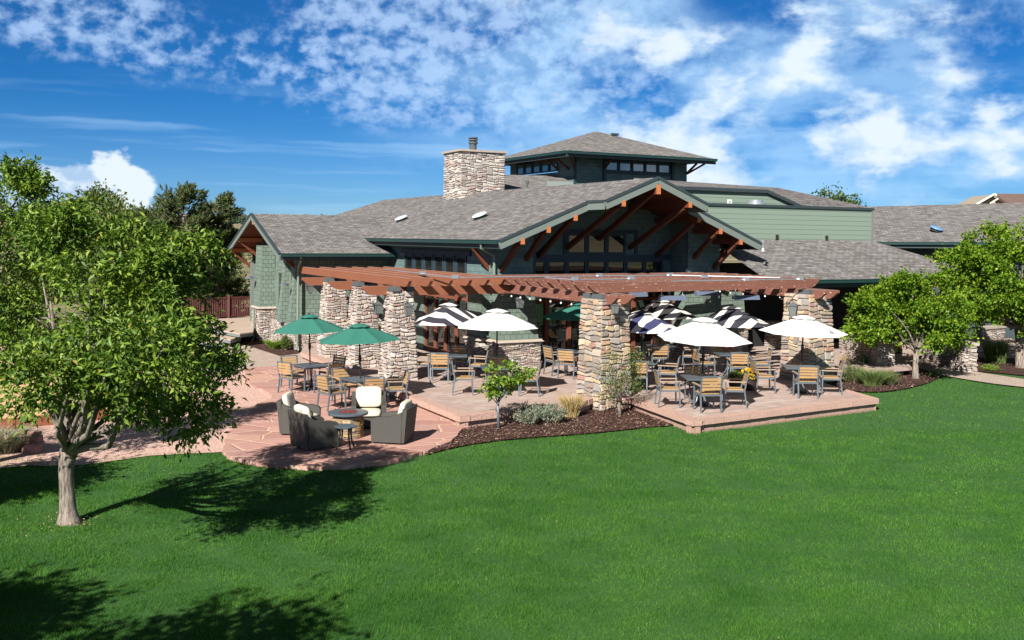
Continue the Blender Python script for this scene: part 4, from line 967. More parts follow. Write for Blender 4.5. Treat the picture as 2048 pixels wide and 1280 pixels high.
# conduit and junction boxes fixed on top
def conduit(pts):
    mb = MB(); mb.tube(pts, 0.018, 6); c_ = mb.build('conduit', M['pipe'], PG)
    return c_
def jbox(p, par):
    mb = MB(); mb.box((p[0] - .08, p[1] - .06, p[2] - .02), (p[0] + .08, p[1] + .06, p[2] + .08)); mb.tube([(p[0], p[1], p[2] - .05), (p[0], p[1], p[2])], .02, 6); mb.build('junction_box', M['pipe'], par)
def gw(u, v, z): return WB(G(u, v, z))
ZC = RZ1 + .055
for pts in ([(770, 536), (845, 545), (910, 553), (1000, 551.5)], [(1000, 551.5), (1199, 549.5), (1340, 548), (1560, 553)], [(1090, 553), (1150, 557), (1262, 555.2)], [(1343, 560), (1492, 557.4), (1600, 556)]):
    w = [gw(u, v + 2.5, ZC) for u, v in pts]; par = conduit(w)
    for q in (w[1:-1] if len(w) > 2 else w[:1]): jbox(q, par)
    if len(pts) == 3 or len(pts) == 3: jbox(w[-1], par)
jbox(gw(1409, 555, ZC), par)
# hanging infrared heaters
hnum = 0
for (u0, u1, v, d), lab in zip(((1319, 1369, 597, 28.8), (1391, 1436, 588, 31.0), (1467, 1516, 596, 30.6), (1258, 1292, 590, 31.5)), ('slim slate blue heater hanging above the black striped umbrella by the front column', 'slim slate blue heater above the green pier lantern', 'slim slate blue heater nearest the right stone column', 'slim slate blue heater partly behind the front stone column')):
    a, b = PD(u0, v, d), PD(u1, v + 1, d + .25); t = thing('patio_heater', lab, 'heater', a.lerp(b, .5), 0, 'heaters under the pergola'); L = (b - a).length; t.rotation_euler = (0, 0, math.atan2((b - a).y, (b - a).x))
    mb = MB(); mb.add([Vector(p) for p in ((-L / 2, -.13, -.04), (L / 2, -.13, -.04), (L / 2, .13, -.02), (-L / 2, .13, -.02), (-L / 2, -.07, .09), (L / 2, -.07, .09), (L / 2, .07, .09), (-L / 2, .07, .09))], BOXF); mb.build('reflector_housing', M['heater'], t)
    zt = RZ1 - t.location.z - .1
    for s in (-1, 1):
        mb = MB(); mb.tube([(s * L * .42, 0, .09), (s * L * .42, 0, max(.15, zt))], .012, 6); mb.box((s * L * .42 - .04, -.05, .088), (s * L * .42 + .04, .05, .12)); mb.build('bracket', M['pipe'], t)
# string of bulbs
sl = thing('string_lights', 'string of small white globe bulbs along the left girder of the front pergola', 'string lights'); sl2 = thing('string_lights', 'short string of globe bulbs under the girder by the right stone column', 'string lights')
def bulbs(root, pts, d0, d1):
    W3 = [PD(u, v, lerp(d0, d1, i / (len(pts) - 1))) for i, (u, v) in enumerate(pts)]
    mb = MB(); mb.tube([p + Vector((0, 0, .09)) for p in W3], .008, 5); mb.build('wire', M['black_metal'], root)
    for p in W3:
        mb = MB(); mb.lathe([(.0, -.03), (.02, -.024), (.028, 0.0), (.02, .022), (.0, .03)], 10, p, caps=False); o = mb.build('bulb', M['glow_bulb'], root, smooth=True)
        mb = MB(); mb.lathe([(.018, .04), (.018, .09)], 8, p); mb.build('socket', M['black_metal'], o)
bulbs(sl, [(1005, 590), (1023, 592.5), (1041, 595.2), (1060, 597.6), (1081, 600.5), (1101, 603), (1122, 606), (1143, 609)], 31.0, 27.6)
bulbs(sl2, [(1440, 583), (1461, 586), (1486, 588), (1530, 592.5), (1560, 594.5), (1564, 598)], 33.5, 30.6)

# ------------------------------------------------------------------ wall lanterns
def make_lantern(loc, rz, label, s=1.0):
    t = thing('wall_lantern', label, 'lantern', loc, rz, 'lanterns on the pergola columns and piers'); t.scale = (s, s, s)
    def fr(z0, r0, z1, r1, mat, name, par=t):
        mb = MB(); mb.add([Vector(p) for p in ((-r0, -r0, z0), (r0, -r0, z0), (r0, r0, z0), (-r0, r0, z0), (-r1, -r1, z1), (r1, -r1, z1), (r1, r1, z1), (-r1, r1, z1))], BOXF); return mb.build(name, M[mat], par)
    fr(.16, .155, .27, .04, 'slate', 'roof'); fr(.27, .03, .31, .015, 'slate', 'finial'); fr(-.19, .085, .15, .128, 'lantern_glass', 'glass'); fr(-.23, .05, -.195, .085, 'slate', 'base')
    mb = MB()
    for sx in (-1, 1):
        for sy in (-1, 1): mb.beam((sx * .09, sy * .09, -.20), (sx * .135, sy * .135, .158), .016, .016)
    mb.build('frame', M['slate'], t)
    mb = MB(); mb.tube([(0, .0, .31), (0, .05, .38), (0, .16, .36), (0, .22, .2)], .014, 6); mb.box((-.06, .2, .05), (.06, .225, .3)); mb.build('bracket', M['slate'], t)
    return t
for u, v, d, rz, lab, s in ((756, 617, 29.3, TH + R(90), 'clear glass lantern between the second and third stone columns from the left', 1.0), (817, 621, 28.45, TH, 'clear glass lantern on the front of the third stone column from the left', 1.0),
        (620, 578, 37.0, TH + R(90), 'dark lantern in the shade beside the leftmost stone column', 1.0), (1040, 606, 30.75, TH, 'lantern on the green pier behind the plain white umbrella', 1.0),
        (1230, 618, 26.0, TH, 'dark lantern in the shade on the big front stone column', .8), (1586, 622, 29.35, TH + R(40), 'large lantern on the left of the right stone column', 1.2), (1413, 596, 33.2, TH, 'lantern on the green pier behind the striped umbrellas', 1.0)):
    make_lantern(PD(u, v, d), rz, lab, s * .74)

# ------------------------------------------------------------------ dining furniture
def make_table(loc, rz, label):
    t = thing('dining_table', label, 'table', loc, rz, 'square slate topped dining tables')
    mb = MB(); mb.box((-.42, -.42, .685), (.42, .42, .72)); mb.build('tabletop', M['tabletop'], t)
    mb = MB(); mb.box((-.36, -.36, .64), (.36, .36, .684)); mb.build('apron', M['alu'], t)
    for sx in (-1, 1):
        for sy in (-1, 1):
            mb = MB(); mb.tube([(sx * .07, sy * .07, .64), (sx * .06, sy * .06, .3), (sx * .12, sy * .12, .12), (sx * .30, sy * .30, .0)], [.022, .022, .022, .018], 8); mb.build('leg', M['alu'], t)
    mb = MB(); mb.lathe([(.22, 0.0), (.22, .05), (.06, .09), (.035, .12), (.03, .3)], 16); mb.build('umbrella_base', M['black_metal'], t)
    return t
def make_chair(loc, rz, label):
    """arm chair facing local +y"""
    t = thing('slatted_armchair', label, 'chair', loc, rz, 'slatted wooden armchairs around the dining tables')
    for sx in (-1, 1):
        mb = MB(); mb.beam((sx * .255, .24, 0), (sx * .255, .22, .64), .034, .034); mb.build('leg', M['alu'], t)
        mb = MB(); mb.beam((sx * .255, -.30, 0), (sx * .255, -.24, .43), .036, .034, up=(0, 1, 0)); mb.beam((sx * .255, -.24, .43), (sx * .255, -.325, .88), .036, .034, up=(0, 1, 0)); mb.build('leg', M['alu'], t)
        mb = MB(); mb.beam((sx * .272, -.285, .655), (sx * .272, .26, .66), .05, .026); mb.build('armrest', M['arm_wood'], t)
    mb = MB()
    mb.beam((-.24, .225, .42), (.24, .225, .42), .03, .045); mb.beam((-.24, -.245, .42), (.24, -.245, .42), .03, .045); mb.beam((-.24, .21, .42), (-.24, -.23, .42), .03, .045); mb.beam((.24, .21, .42), (.24, -.23, .42), .03, .045)
    mb.build('frame', M['alu'], t)
    mb = MB(); mb.beam((-.24, -.325, .878), (.24, -.325, .878), .034, .026); mb.build('top_rail', M['alu'], t)
    mb = MB()
    for i in range(6): x0 = -.225 + i * .0765; mb.box((x0, -.22, .445), (x0 + .060, .24, .463))
    mb.build('seat', M['chair_slat'], t)
    mb = MB()
    for i in range(4):
        z0 = .545 + i * .078; y0 = -.268 - (z0 - .5) * .16; mb.add([Vector(p) for p in ((-.235, y0 - .01, z0), (.235, y0 - .01, z0), (.235, y0 + .012, z0), (-.235, y0 + .012, z0), (-.235, y0 - .022, z0 + .060), (.235, y0 - .022, z0 + .060), (.235, y0, z0 + .060), (-.235, y0, z0 + .060))], BOXF)
    mb.build('backrest', M['chair_slat'], t)
    return t
def make_umbrella(loc, rz, label, mat, r=1.15, top=2.28, drop=0.50, zbase=0.0, lean=(0, 0), cat='umbrella', group=None, vent=True):
    t = thing('patio_umbrella', label, cat, loc, rz, group); t.rotation_euler = (lean[0], lean[1], rz)
    mb = MB(); mb.tube([(0, 0, zbase), (0, 0, top - .06)], .021, 10); pole = mb.build('pole', M['black_metal'], t)
    mb = MB(); mb.lathe([(.03, 1.15), (.04, 1.2), (.04, 1.3), (.03, 1.34)], 10); mb.tube([(.03, 0, 1.24), (.09, 0, 1.24), (.09, 0, 1.18)], .01, 6); mb.build('crank', M['black_metal'], pole)
    n = 8; rings = 6; V = []; F = []
    for i in range(rings + 1):
        k = i / rings; rr_ = r * (0.07 + 0.93 * k); z = top - .05 - drop * (k ** 1.08)
        for j in range(n * 4):
            a = 2 * math.pi * (j / (n * 4)) + math.pi / 8; f = (j % 4) / 4.0; c = math.cos(math.pi / n) / math.cos(((f - .5)) * 2 * math.pi / n) if f else 1.0
            sag = math.sin(math.pi * f); rad = rr_ * c - 0.03 * sag * k * r; V.append((rad * math.cos(a), rad * math.sin(a), z - 0.035 * sag * k * r * .6 + 0.02 * sag * k * k))
    m_ = n * 4
    for i in range(rings):
        for j in range(m_): F.append((i * m_ + j, i * m_ + (j + 1) % m_, (i + 1) * m_ + (j + 1) % m_, (i + 1) * m_ + j)[::-1])
    mb = MB(); mb.v = V; mb.f = F; can = mb.build('canopy', M[mat], t)
    # vent cap with wavy hem
    V = [(0, 0, top + .005)]; F = []
    for i, (k, zz) in enumerate(((.10, top - .012), (.20, top - .045), (.265, top - .082))):
        for j in range(m_):
            a = 2 * math.pi * j / m_ + math.pi / 8; f = (j % 4) / 4; V.append((r * k * math.cos(a), r * k * math.sin(a), zz + (0.012 * math.sin(math.pi * f) if i == 2 else 0)))
    for j in range(m_): F.append((0, 1 + j, 1 + (j + 1) % m_))
    for i in range(2):
        for j in range(m_): a0 = 1 + i * m_; F.append((a0 + j, a0 + m_ + j, a0 + m_ + (j + 1) % m_, a0 + (j + 1) % m_))
    mb = MB(); mb.v = V; mb.f = F; mb.build('vent_cap', M[mat], can)
    mb = MB(); mb.lathe([(.02, top), (.028, top + .02), (.0, top + .05)], 8); mb.build('finial', M['black_metal'], t)
    for k in range(n):
        a = math.pi / 8 + 2 * math.pi * k / n; ca, sa = math.cos(a), math.sin(a)
        mb = MB(); mb.tube([(0.06 * ca, .06 * sa, top - .10), (r * .97 * ca, r * .97 * sa, top - .075 - drop)], .008, 5); mb.build('rib', M['black_metal'], t)
    return t

# tables: (x, d, floor z, rotation, umbrella kind, umbrella label, place words, seats)
def at(u, d, z=0.0): return Vector(((u - U0) / FOC * d, d, z))
chair0 = None; table0 = None; jit = random.Random(23)
def set_table(u, d, z, rot, place, seats):
    global chair0, table0
    c = at(u, d, z); lab = 'square slate grey dining table ' + place
    if table0 is None: table0 = make_table(c, R(rot), lab)
    else: dup(table0, c, R(rot), lab)
    for ang, dist, words, tw in seats:
        # ang: direction from table to chair, degrees clockwise from "towards the camera", seen from above (90 = right)
        a = R(ang + rot * 0); p = c + Vector((math.sin(a), -math.cos(a), 0)) * dist; face = math.atan2(c.y - p.y, c.x - p.x) - math.pi / 2 + R(tw + jit.uniform(-6, 6)); p = p + Vector((jit.uniform(-.05, .05), jit.uniform(-.05, .05), 0))
        lb = 'slatted chair ' + words + ' table ' + place
        if chair0 is None: chair0 = make_chair(p, face, lb)
        else: dup(chair0, p, face, lb)
set_table(625, 28.9, PZ, 42, 'under the left green umbrella', [(-42, .72, 'at the front left of', 4), (-128, .78, 'at the far left of', -8), (52, .74, 'at the front right of', 6), (140, .78, 'at the shaded far side of', 0)])
set_table(726, 26.2, PZ, 40, 'under the right green umbrella', [(-50, .82, 'at the front left of', 8), (-140, .80, 'at the shaded far left of', 0), (30, .74, 'at the front right of', -4), (100, .86, 'at the dark right end of', 6)])
set_table(908, 29.6, 0, 4, 'under the left striped umbrella', [(-22, .80, 'on the sunlit near side of', 14), (82, .80, 'on the right of', -6), (172, .80, 'on the far side of', 0), (-100, .92, 'on the shaded left of', 0)])
set_table(996, 26.9, 0, 6, 'under the leftmost white umbrella', [(-82, .85, 'on the left of', -6), (78, .85, 'on the right of', 8), (178, .86, 'on the far side of', 0)])
set_table(1166, 31.0, 0, 10, 'behind the big front stone column', [(-70, .86, 'on the far left of', 10), (-25, .98, 'on the near left of', 0)])
set_table(1278, 28.3, 0, 4, 'under the blue striped umbrella', [(84, .82, 'on the right of', -6), (172, .82, 'on the far side of', 0), (-10, .80, 'on the near side of', 0), (-95, .8, 'on the left of', 0)])
set_table(1325, 32.6, 0, 4, 'under the rear black striped umbrella', [(-12, .85, 'on the near side of', 10), (80, .95, 'on the right of', 0), (172, .85, 'on the far side of', 0), (-85, .9, 'on the left of', 0)])
set_table(1403, 25.3, 0, 2, 'under the middle white umbrella', [(0, .78, 'on the near side of', 3), (-80, .82, 'on the left of', -14), (84, .82, 'on the right of', 8), (178, .80, 'on the shaded far side of', 0)])
set_table(1462, 30.6, 0, 4, 'under the right striped umbrella', [(3, .82, 'on the near side of', 0), (-80, .86, 'on the left of', 0), (86, .86, 'on the right of', 0), (-170, .86, 'on the far side of', 0)])
set_table(1601, 27.6, 0, -6, 'under the rightmost white umbrella', [(-6, .80, 'on the near side of', 0), (-90, 1.0, 'on the left of', 0), (84, .84, 'on the right of', 0)])
make_umbrella(at(624, 28.9, PZ), R(10), 'green patio umbrella nearest the entrance steps', 'u_green', 1.08, 2.17, .42, lean=(0, R(-1.6)), group='green patio umbrellas')
make_umbrella(at(726, 26.2, PZ), R(14), 'green patio umbrella nearer the fire pit', 'u_green', 1.13, 2.16, .38, lean=(0, R(-2.2)), group='green patio umbrellas')
make_umbrella(at(903, 29.6), R(18), 'dark and white striped umbrella left of the plain white ones', 'u_stripe_a', 1.18, 2.25, .52, lean=(0, R(-1.5)), group='striped patio umbrellas')
make_umbrella(at(996, 26.9), R(4), 'plain white umbrella left of the big front stone column', 'u_white', 1.16, 2.28, .44, group='white patio umbrellas')
make_umbrella(at(1158, 31.0), R(8), 'green patio umbrella in the shade behind the big front stone column', 'u_green', 1.16, 2.22, .44, group='green patio umbrellas')
make_umbrella(at(1284, 28.3), R(24), 'blue and white striped umbrella just right of the front stone column', 'u_stripe_blue', 1.18, 2.17, .50, lean=(0, R(1)), group='striped patio umbrellas')
make_umbrella(at(1322, 32.6), R(22), 'black and white striped umbrella closest to the building', 'u_stripe_b', 1.20, 2.24, .52, group='striped patio umbrellas')
make_umbrella(at(1463, 30.6), R(20), 'grey and white striped umbrella between two white ones', 'u_stripe_c', 1.22, 2.18, .52, group='striped patio umbrellas')
make_umbrella(at(1405, 25.3), R(3), 'plain white umbrella in the middle of the right terrace', 'u_white', 1.20, 2.24, .50, lean=(R(3), R(1.5)), group='white patio umbrellas')
uw = make_umbrella(at(1604, 27.6), R(12), 'plain white umbrella with a small black emblem by the right stone column', 'u_white', 1.20, 2.14, .42, lean=(R(2), R(1)), group='white patio umbrellas')
# small black emblem printed on the canopy
can = [c_ for c_ in uw.children if c_.name.startswith('canopy')][0]
mb = MB()
def on_can(x, y):
    rr_ = math.hypot(x, y) / 1.20; k = (rr_ - .07) / .93; return Vector((x, y, 2.14 - .05 - .42 * (k ** 1.08) + .012))
def onp(x, y): return on_can(x, y)
ex, ey = 0.36, -0.86
mb.quad(onp(ex - .07, ey - .06), onp(ex + .06, ey - .06), onp(ex + .06, ey - .03), onp(ex - .07, ey - .03)); mb.quad(onp(ex - .06, ey - .03), onp(ex - .035, ey - .03), onp(ex + .045, ey + .16), onp(ex + .03, ey + .16)); mb.quad(onp(ex + .03, ey - .03), onp(ex + .055, ey - .03), onp(ex + .03, ey + .06), onp(ex + .01, ey + .05))
mb.build('emblem', M['black_metal'], can)

# ------------------------------------------------------------------ fire pit group
fp = thing('fire_pit_table', 'round fire pit table with dark top on a stacked stone drum', 'fire pit', at(700, 22.15, PZ))
mb = MB(); mb.lathe([(.30, 0), (.30, .50)], 24); drum = mb.build('drum', M['mortar'], fp)
mb = MB(); rr = random.Random(9); z = 0.0
for row in range(8):
    h = rr.uniform(.05, .075); a = rr.uniform(0, 1); e = a + 2 * math.pi
    if z + h > .5: h = .5 - z
    while a < e - .05:
        w = min(rr.uniform(.22, .65), e - a); k = 3; rO = .325 + rr.uniform(0, .025); vs = []
        for zz in (z + .004, z + h - .004):
            for rad in (.29, rO):
                for q in range(k + 1): an = a + .012 + (w - .024) * q / k; vs.append((rad * math.cos(an), rad * math.sin(an), zz))
        m4 = k + 1; fs = []
        for q in range(k): fs += [(m4 + q, m4 + q + 1, 3 * m4 + q + 1, 3 * m4 + q), (2 * m4 + q, 3 * m4 + q, 3 * m4 + q + 1, 2 * m4 + q + 1), (q, q + 1, m4 + q + 1, m4 + q)]
        fs += [(0, m4, 3 * m4, 2 * m4), (k, 2 * m4 + k, 3 * m4 + k, m4 + k)]
        mb.add(vs, fs); a += w
    z += h
mb.build('stones', M['gold_stone'], drum, uv=False)
mb = MB(); mb.lathe([(.25, .50), (.435, .505), (.445, .52), (.445, .545), (.435, .555), (.20, .555), (.20, .535), (.0, .535)], 36, caps=False); mb.build('tabletop', M['tabletop'], fp)
mb = MB()
for i in range(110):
    a = rr.uniform(0, 6.28); q = .185 * math.sqrt(rr.random()); s = rr.uniform(.012, .024); c_ = Vector((q * math.cos(a), q * math.sin(a), .545 + rr.uniform(0, .03)))
    mb.add([c_ + Vector((rr.uniform(-s, s) * .4 + dx_ * s, rr.uniform(-s, s) * .4 + dy_ * s, dz_ * s)) for dx_, dy_, dz_ in ((-1, -1, 0), (1, -1, 0), (1, 1, 0), (-1, 1, 0), (0, 0, 1), (0, 0, -1))], ((0, 1, 4), (1, 2, 4), (2, 3, 4), (3, 0, 4), (1, 0, 5), (2, 1, 5), (3, 2, 5), (0, 3, 5)))
tag(mb.build('lava_rocks', M['lava_rock'], fp), kind='stuff')
st = thing('side_table', 'small round black side table in front of the fire pit', 'side table', at(695, 20.95, PZ))
mb = MB(); mb.lathe([(.0, .445), (.23, .445), (.24, .455), (.24, .468), (.23, .475), (.0, .475)], 28, caps=False); mb.build('tabletop', M['tabletop'], st)
for a in (40, 130, 220, 310):
    c_, s_ = math.cos(R(a)), math.sin(R(a)); mb = MB(); mb.tube([(.14 * c_, .14 * s_, .445), (.13 * c_, .13 * s_, .3), (.15 * c_, .15 * s_, .15), (.21 * c_, .21 * s_, .0)], [.024, .02, .018, .02], 8); mb.build('leg', M['black_metal'], st)
mb = MB(); mb.tube([(.14 * math.cos(R(a)), .14 * math.sin(R(a)), .2) for a in (40, 130, 220, 310, 40)], .009, 6); mb.build('stretcher', M['black_metal'], st)
def cushion(mb, lo, hi, bulge=.03, n=7, M4=None):
    """puffed box"""
    x0, y0, z0 = lo; x1, y1, z1 = hi; cx, cy, cz = (x0 + x1) / 2, (y0 + y1) / 2, (z0 + z1) / 2; hx, hy, hz = (x1 - x0) / 2, (y1 - y0) / 2, (z1 - z0) / 2
    bm = bmesh.new(); bmesh.ops.create_cube(bm, size=2); bmesh.ops.subdivide_edges(bm, edges=bm.edges[:], cuts=n, use_grid_fill=True)
    for v in bm.verts:
        p = v.co; t = [min(hx, hy, hz)] * 3; q = Vector((p.x, p.y, p.z)); m_ = 6.0
        L = (abs(q.x) ** m_ + abs(q.y) ** m_ + abs(q.z) ** m_) ** (1 / m_); q = q / max(L, 1e-6)
        ax = min(range(3), key=lambda i: (hx, hy, hz)[i]); o_ = [i for i in range(3) if i != ax]
        puff = (1 - abs(q[o_[0]]) ** 2.2) * (1 - abs(q[o_[1]]) ** 2.2)
        w = Vector((q.x * hx, q.y * hy, q.z * hz)); w[ax] *= 0.72 + 0.4 * max(0, puff); w += Vector((cx, cy, cz)); v.co = (M4 @ w) if M4 is not None else w
    bm.verts.index_update(); mb.add([v.co.copy() for v in bm.verts], [tuple(v.index for v in f.verts) for f in bm.faces]); bm.free()
def make_club(loc, rz, label):
    """woven club chair facing local +y"""
    t = thing('wicker_club_chair', label, 'armchair', loc, rz, 'dark wicker club chairs round the fire pit')
    # back: leaning slab, wider at the top
    mb = MB(); mb.add([Vector(p) for p in ((-.37, -.36, .04), (.37, -.36, .04), (.37, -.26, .04), (-.37, -.26, .04), (-.405, -.43, .76), (.405, -.43, .76), (.405, -.33, .76), (-.405, -.33, .76))], BOXF); mb.build('backrest', M['wicker'], t)
    for sx in (-1, 1):
        prof = [(-.30, .04), (.36, .04), (.375, .50), (.33, .545), (.20, .575), (.02, .585), (-.14, .62), (-.31, .70)]; n = len(prof)
        x0, x1 = sx * .29, sx * .40
        lo, hi = min(x0, x1), max(x0, x1)
        vs = [Vector((lo, y, z)) for y, z in prof] + [Vector((hi, y, z)) for y, z in prof]; mb = MB(); mb.add(vs, [tuple(range(n)), tuple(range(2 * n - 1, n - 1, -1))] + [(i, n + i, n + (i + 1) % n, (i + 1) % n) for i in range(n)]); mb.build('armrest', M['wicker'], t)
    mb = MB(); mb.box((-.288, -.258, .06), (.288, .35, .27)); mb.build('seat_base', M['wicker'], t)
    mb = MB(); cushion(mb, (-.28, -.22, .27), (.28, .37, .42)); mb.build('seat_cushion', M['chair_cushion'], t, smooth=True)
    mb = MB(); cushion(mb, (-.30, -.10, -.24), (.30, .07, .24), M4=Matrix.Translation((0, -.235, .66)) @ Matrix.Rotation(R(14), 4, 'X')); mb.build('back_cushion', M['chair_cushion'], t, smooth=True)
    for sx in (-1, 1):
        for sy in (-.30, .30): mb = MB(); mb.box((sx * .33 - .03, sy - .03, 0), (sx * .33 + .03, sy + .03, .045)); mb.build('leg', M['black_metal'], t)
    return t
def facing(p, q): return math.atan2(q.y - p.y, q.x - p.x) - math.pi / 2
fc = at(700, 22.15, PZ)
p1, p2, p3, p4 = at(604, 22.6, PZ), at(632, 21.1, PZ), at(741, 23.35, PZ), at(790, 21.75, PZ)
club = make_club(p1, facing(p1, fc) + R(18), 'wicker club chair at the back left of the fire pit with its cream cushion showing')
club2 = dup(club, p2, facing(p2, fc) + R(-26), 'wicker club chair with its woven back to the lawn, left of the side table')
dup(club, p3, facing(p3, fc) + R(22), 'wicker club chair behind the fire pit facing the lawn'); dup(club, p4, facing(p4, fc) + R(10), 'wicker club chair on the right of the fire pit')

# ------------------------------------------------------------------ planters with flowers, wooden box, doors ornaments
def leaves_np(name, P, D, L, Wd, mat, parent=None, fold=0.25, seed=1, up=None):
    """folded pointed leaves: bases P (n,3), directions D (n,3), lengths L (n), widths Wd (n)"""
    rg = np.random.default_rng(seed); n = len(P); D = D / np.linalg.norm(D, axis=1, keepdims=True)
    r_ = rg.normal(size=(n, 3)); S = np.cross(D, r_); S /= np.linalg.norm(S, axis=1, keepdims=True); N = np.cross(S, D)
    if up is not None:
        # bias the blade normal towards up so leaves catch the light
        U = np.array([0, 0, 1.0]) + rg.normal(size=(n, 3)) * up; S = np.cross(D, U); S /= np.maximum(1e-6, np.linalg.norm(S, axis=1, keepdims=True)); N = np.cross(S, D)
    L = L[:, None]; Wd = Wd[:, None]
    b = P; tip = P + D * L - N * L * .12; mid = P + D * L * .45
    l = mid + S * Wd * .5 + N * Wd * fold; r2 = mid - S * Wd * .5 + N * Wd * fold
    V = np.stack([b, l, tip, r2], 1).reshape(-1, 3); i = np.arange(n)[:, None] * 4
    F = np.concatenate([i + np.array([[0, 1, 2]]), i + np.array([[0, 2, 3]])], 0)
    return np_mesh(name, V, F, M[mat], parent, 3)
def flower_pot(u, v, label, flowers):
    g = G(u, v, 0.006); t = thing('flower_pot', label, 'planter', g)
    mb = MB(); mb.lathe([(.13, 0), (.19, .10), (.215, .22), (.20, .32), (.215, .35), (.19, .36), (.17, .33), (0, .33)], 20, caps=False); mb.build('pot', M['pot'], t, smooth=True)
    rg = np.random.default_rng(int(u)); n = 420; a = rg.uniform(0, 6.28, n); ph = np.arccos(rg.uniform(0, 1, n)); R_ = .24 * rg.uniform(.6, 1, n)
    P = np.stack([R_ * np.sin(ph) * np.cos(a), R_ * np.sin(ph) * np.sin(a), .34 + R_ * np.cos(ph) * .85], 1); D = P - np.array([0, 0, .3]) + rg.normal(size=(n, 3)) * .08
    leaves_np('leaves', P, D, rg.uniform(.05, .08, n), rg.uniform(.03, .04, n), 'leaf_far', t, seed=3)
    if flowers:
        n = 420; a = rg.uniform(0, 6.28, n); ph = np.arccos(rg.uniform(0.0, 1, n)); P = np.stack([.27 * np.sin(ph) * np.cos(a), .27 * np.sin(ph) * np.sin(a), .34 + .26 * np.cos(ph)], 1)
        D = rg.normal(size=(n, 3)) + (P - np.array([0, 0, .3])) * 3; leaves_np('flowers', P, D, rg.uniform(.035, .055, n), rg.uniform(.04, .05, n), 'petal', t, seed=5)
flower_pot(1473, 783, 'dark pot of green leaves beside the yellow flowers', False); flower_pot(1499, 780, 'dark pot overflowing with yellow chrysanthemums', True)
def crate(u, v, w, h, label):
    g = G(u, v, -0.05); t = thing('wooden_planter_box', label, 'planter', g, TH)
    mb = MB()
    for k in range(6): x = -w / 2 + k * w / 6; mb.add([Vector(p) for p in ((x * .88, -w * .44, 0), ((x + w / 6 - .01) * .88, -w * .44, 0), ((x + w / 6 - .01) * .88, w * .44, 0), (x * .88, w * .44, 0), (x, -w / 2, h), (x + w / 6 - .01, -w / 2, h), (x + w / 6 - .01, w / 2, h), (x, w / 2, h))], BOXF)
    mb.build('box', M['rust_box'], t)
    rg = np.random.default_rng(2); n = 260; P = np.stack([rg.uniform(-w * .55, w * .55, n), rg.uniform(-w * .5, w * .5, n), h + rg.uniform(-.1, .22, n)], 1); leaves_np('leaves', P, rg.normal(size=(n, 3)) + np.array([0, 0, .5]), rg.uniform(.08, .15, n), rg.uniform(.04, .06, n), 'leaf_shrub', t, seed=8)
crate(1890, 713, .62, .68, 'red brown tapered wooden planter box before the right stone walls'); crate(1450, 716, .42, .75, 'red brown wooden planter between the striped umbrella and the far pier')

# free-standing low stone walls and posts on the right, deck, rail
rs = random.Random(77)
def stonewall(p, q, t_, h, label, smat='pale_stone', z0=-0.3, cap=True):
    p = Vector(p); q = Vector(q); d = (q - p); L = d.length; ang = math.atan2(d.y, d.x); th = thing('stone_wall', label, 'stone wall', (p + q) / 2 + Vector((0, 0, 0)), ang); th.location.z = 0
    bot = rectpts((0, 0), L, t_, z0); top = rectpts((0, 0), L, t_ * .92, h); stone_hull(bot, top, 'wall', M[smat], th, rs, big=.2)
    if cap: mb = MB(); mb.box((-L / 2 - .05, -t_ / 2 - .05, h), (L / 2 + .05, t_ / 2 + .05, h + .09)); mb.build('wall_cap', M['stone_cap'], th)
stonewall(G(1694, 713, -.1), G(1772, 738, -.1), .6, .80, 'low stone wall behind the tall straw coloured grass')
stonewall(G(1842, 706, -.1), G(1940, 733, -.1), .5, .62, 'low stone wall behind the maple trunk and wooden planter')
stonewall(G(1955, 684, -.1), G(2040, 676, -.1), .4, .45, 'distant low stone wall between the two right hand trees')
stonewall(G(1538, 694, 0), G(1590, 701, 0), .5, .95, 'low stone wall in the sun just left of the right stone column')
mb = MB(); g = G(1832, 706, -.05); t = thing('timber_post', 'dark red timber post beside the low stone wall in tree shade', 'post', G(1796, 722, -.28)); mb.beam((0, 0, 0), (0, 0, 1.35), .22, .22, up=(0, 1, 0)); mb.build('shaft', M['rail_wood'], t); mb = MB(); mb.box((-.14, -.14, 1.351), (.14, .14, 1.39)); mb.build('post_cap', M['slate'], t)
# entrance deck with two steps
dk = thing('entrance_deck', 'raised pale board deck with two broad steps at the left entrance', 'deck', (0, 0, 0))
def deckpoly(pts, z, name, th_=.05):
    poly = [G(u, v, z) for u, v in pts]; ar = sum(poly[i].x * poly[(i + 1) % len(poly)].y - poly[(i + 1) % len(poly)].x * poly[i].y for i in range(len(poly)))
    if ar < 0: poly.reverse()
    mb = MB(); mb.slab(poly, th_); o = mb.build(name, M['deck_board'], dk)
    mb = MB(); c = sum(poly, Vector()) / len(poly); pp = [c.lerp(p, .995) + Vector((0, 0, -th_ - .003)) for p in poly]; mb.slab(pp, .11); mb.build('fascia', M['deck_edge'], o)
deckpoly([(300, 630), (360, 645), (480, 667), (506, 664), (512, 634), (430, 634)], .30, 'deck_surface')
deckpoly([(280, 652), (380, 664), (461, 679), (482, 673), (440, 655), (330, 640)], .10, 'step')
deckpoly([(270, 672), (370, 680), (445, 687), (462, 680), (400, 666), (300, 655)], -.08, 'step')
rl = thing('deck_railing', 'dark red timber railing with slim balusters along the deck edge', 'railing', (0, 0, 0))
p, q = G(300, 644, .30), G(506, 634, .30)
for k in range(5):
    c = p.lerp(q, k / 4); mb = MB(); mb.beam(c, c + Vector((0, 0, 1.08)), .12, .12, up=(0, 1, 0)); mb.build('post', M['rail_wood'], rl)
for z in (.12, .95):
    mb = MB(); mb.beam(p + Vector((0, 0, z)), q + Vector((0, 0, z)), .06, .09); mb.build('rail', M['rail_wood'], rl)
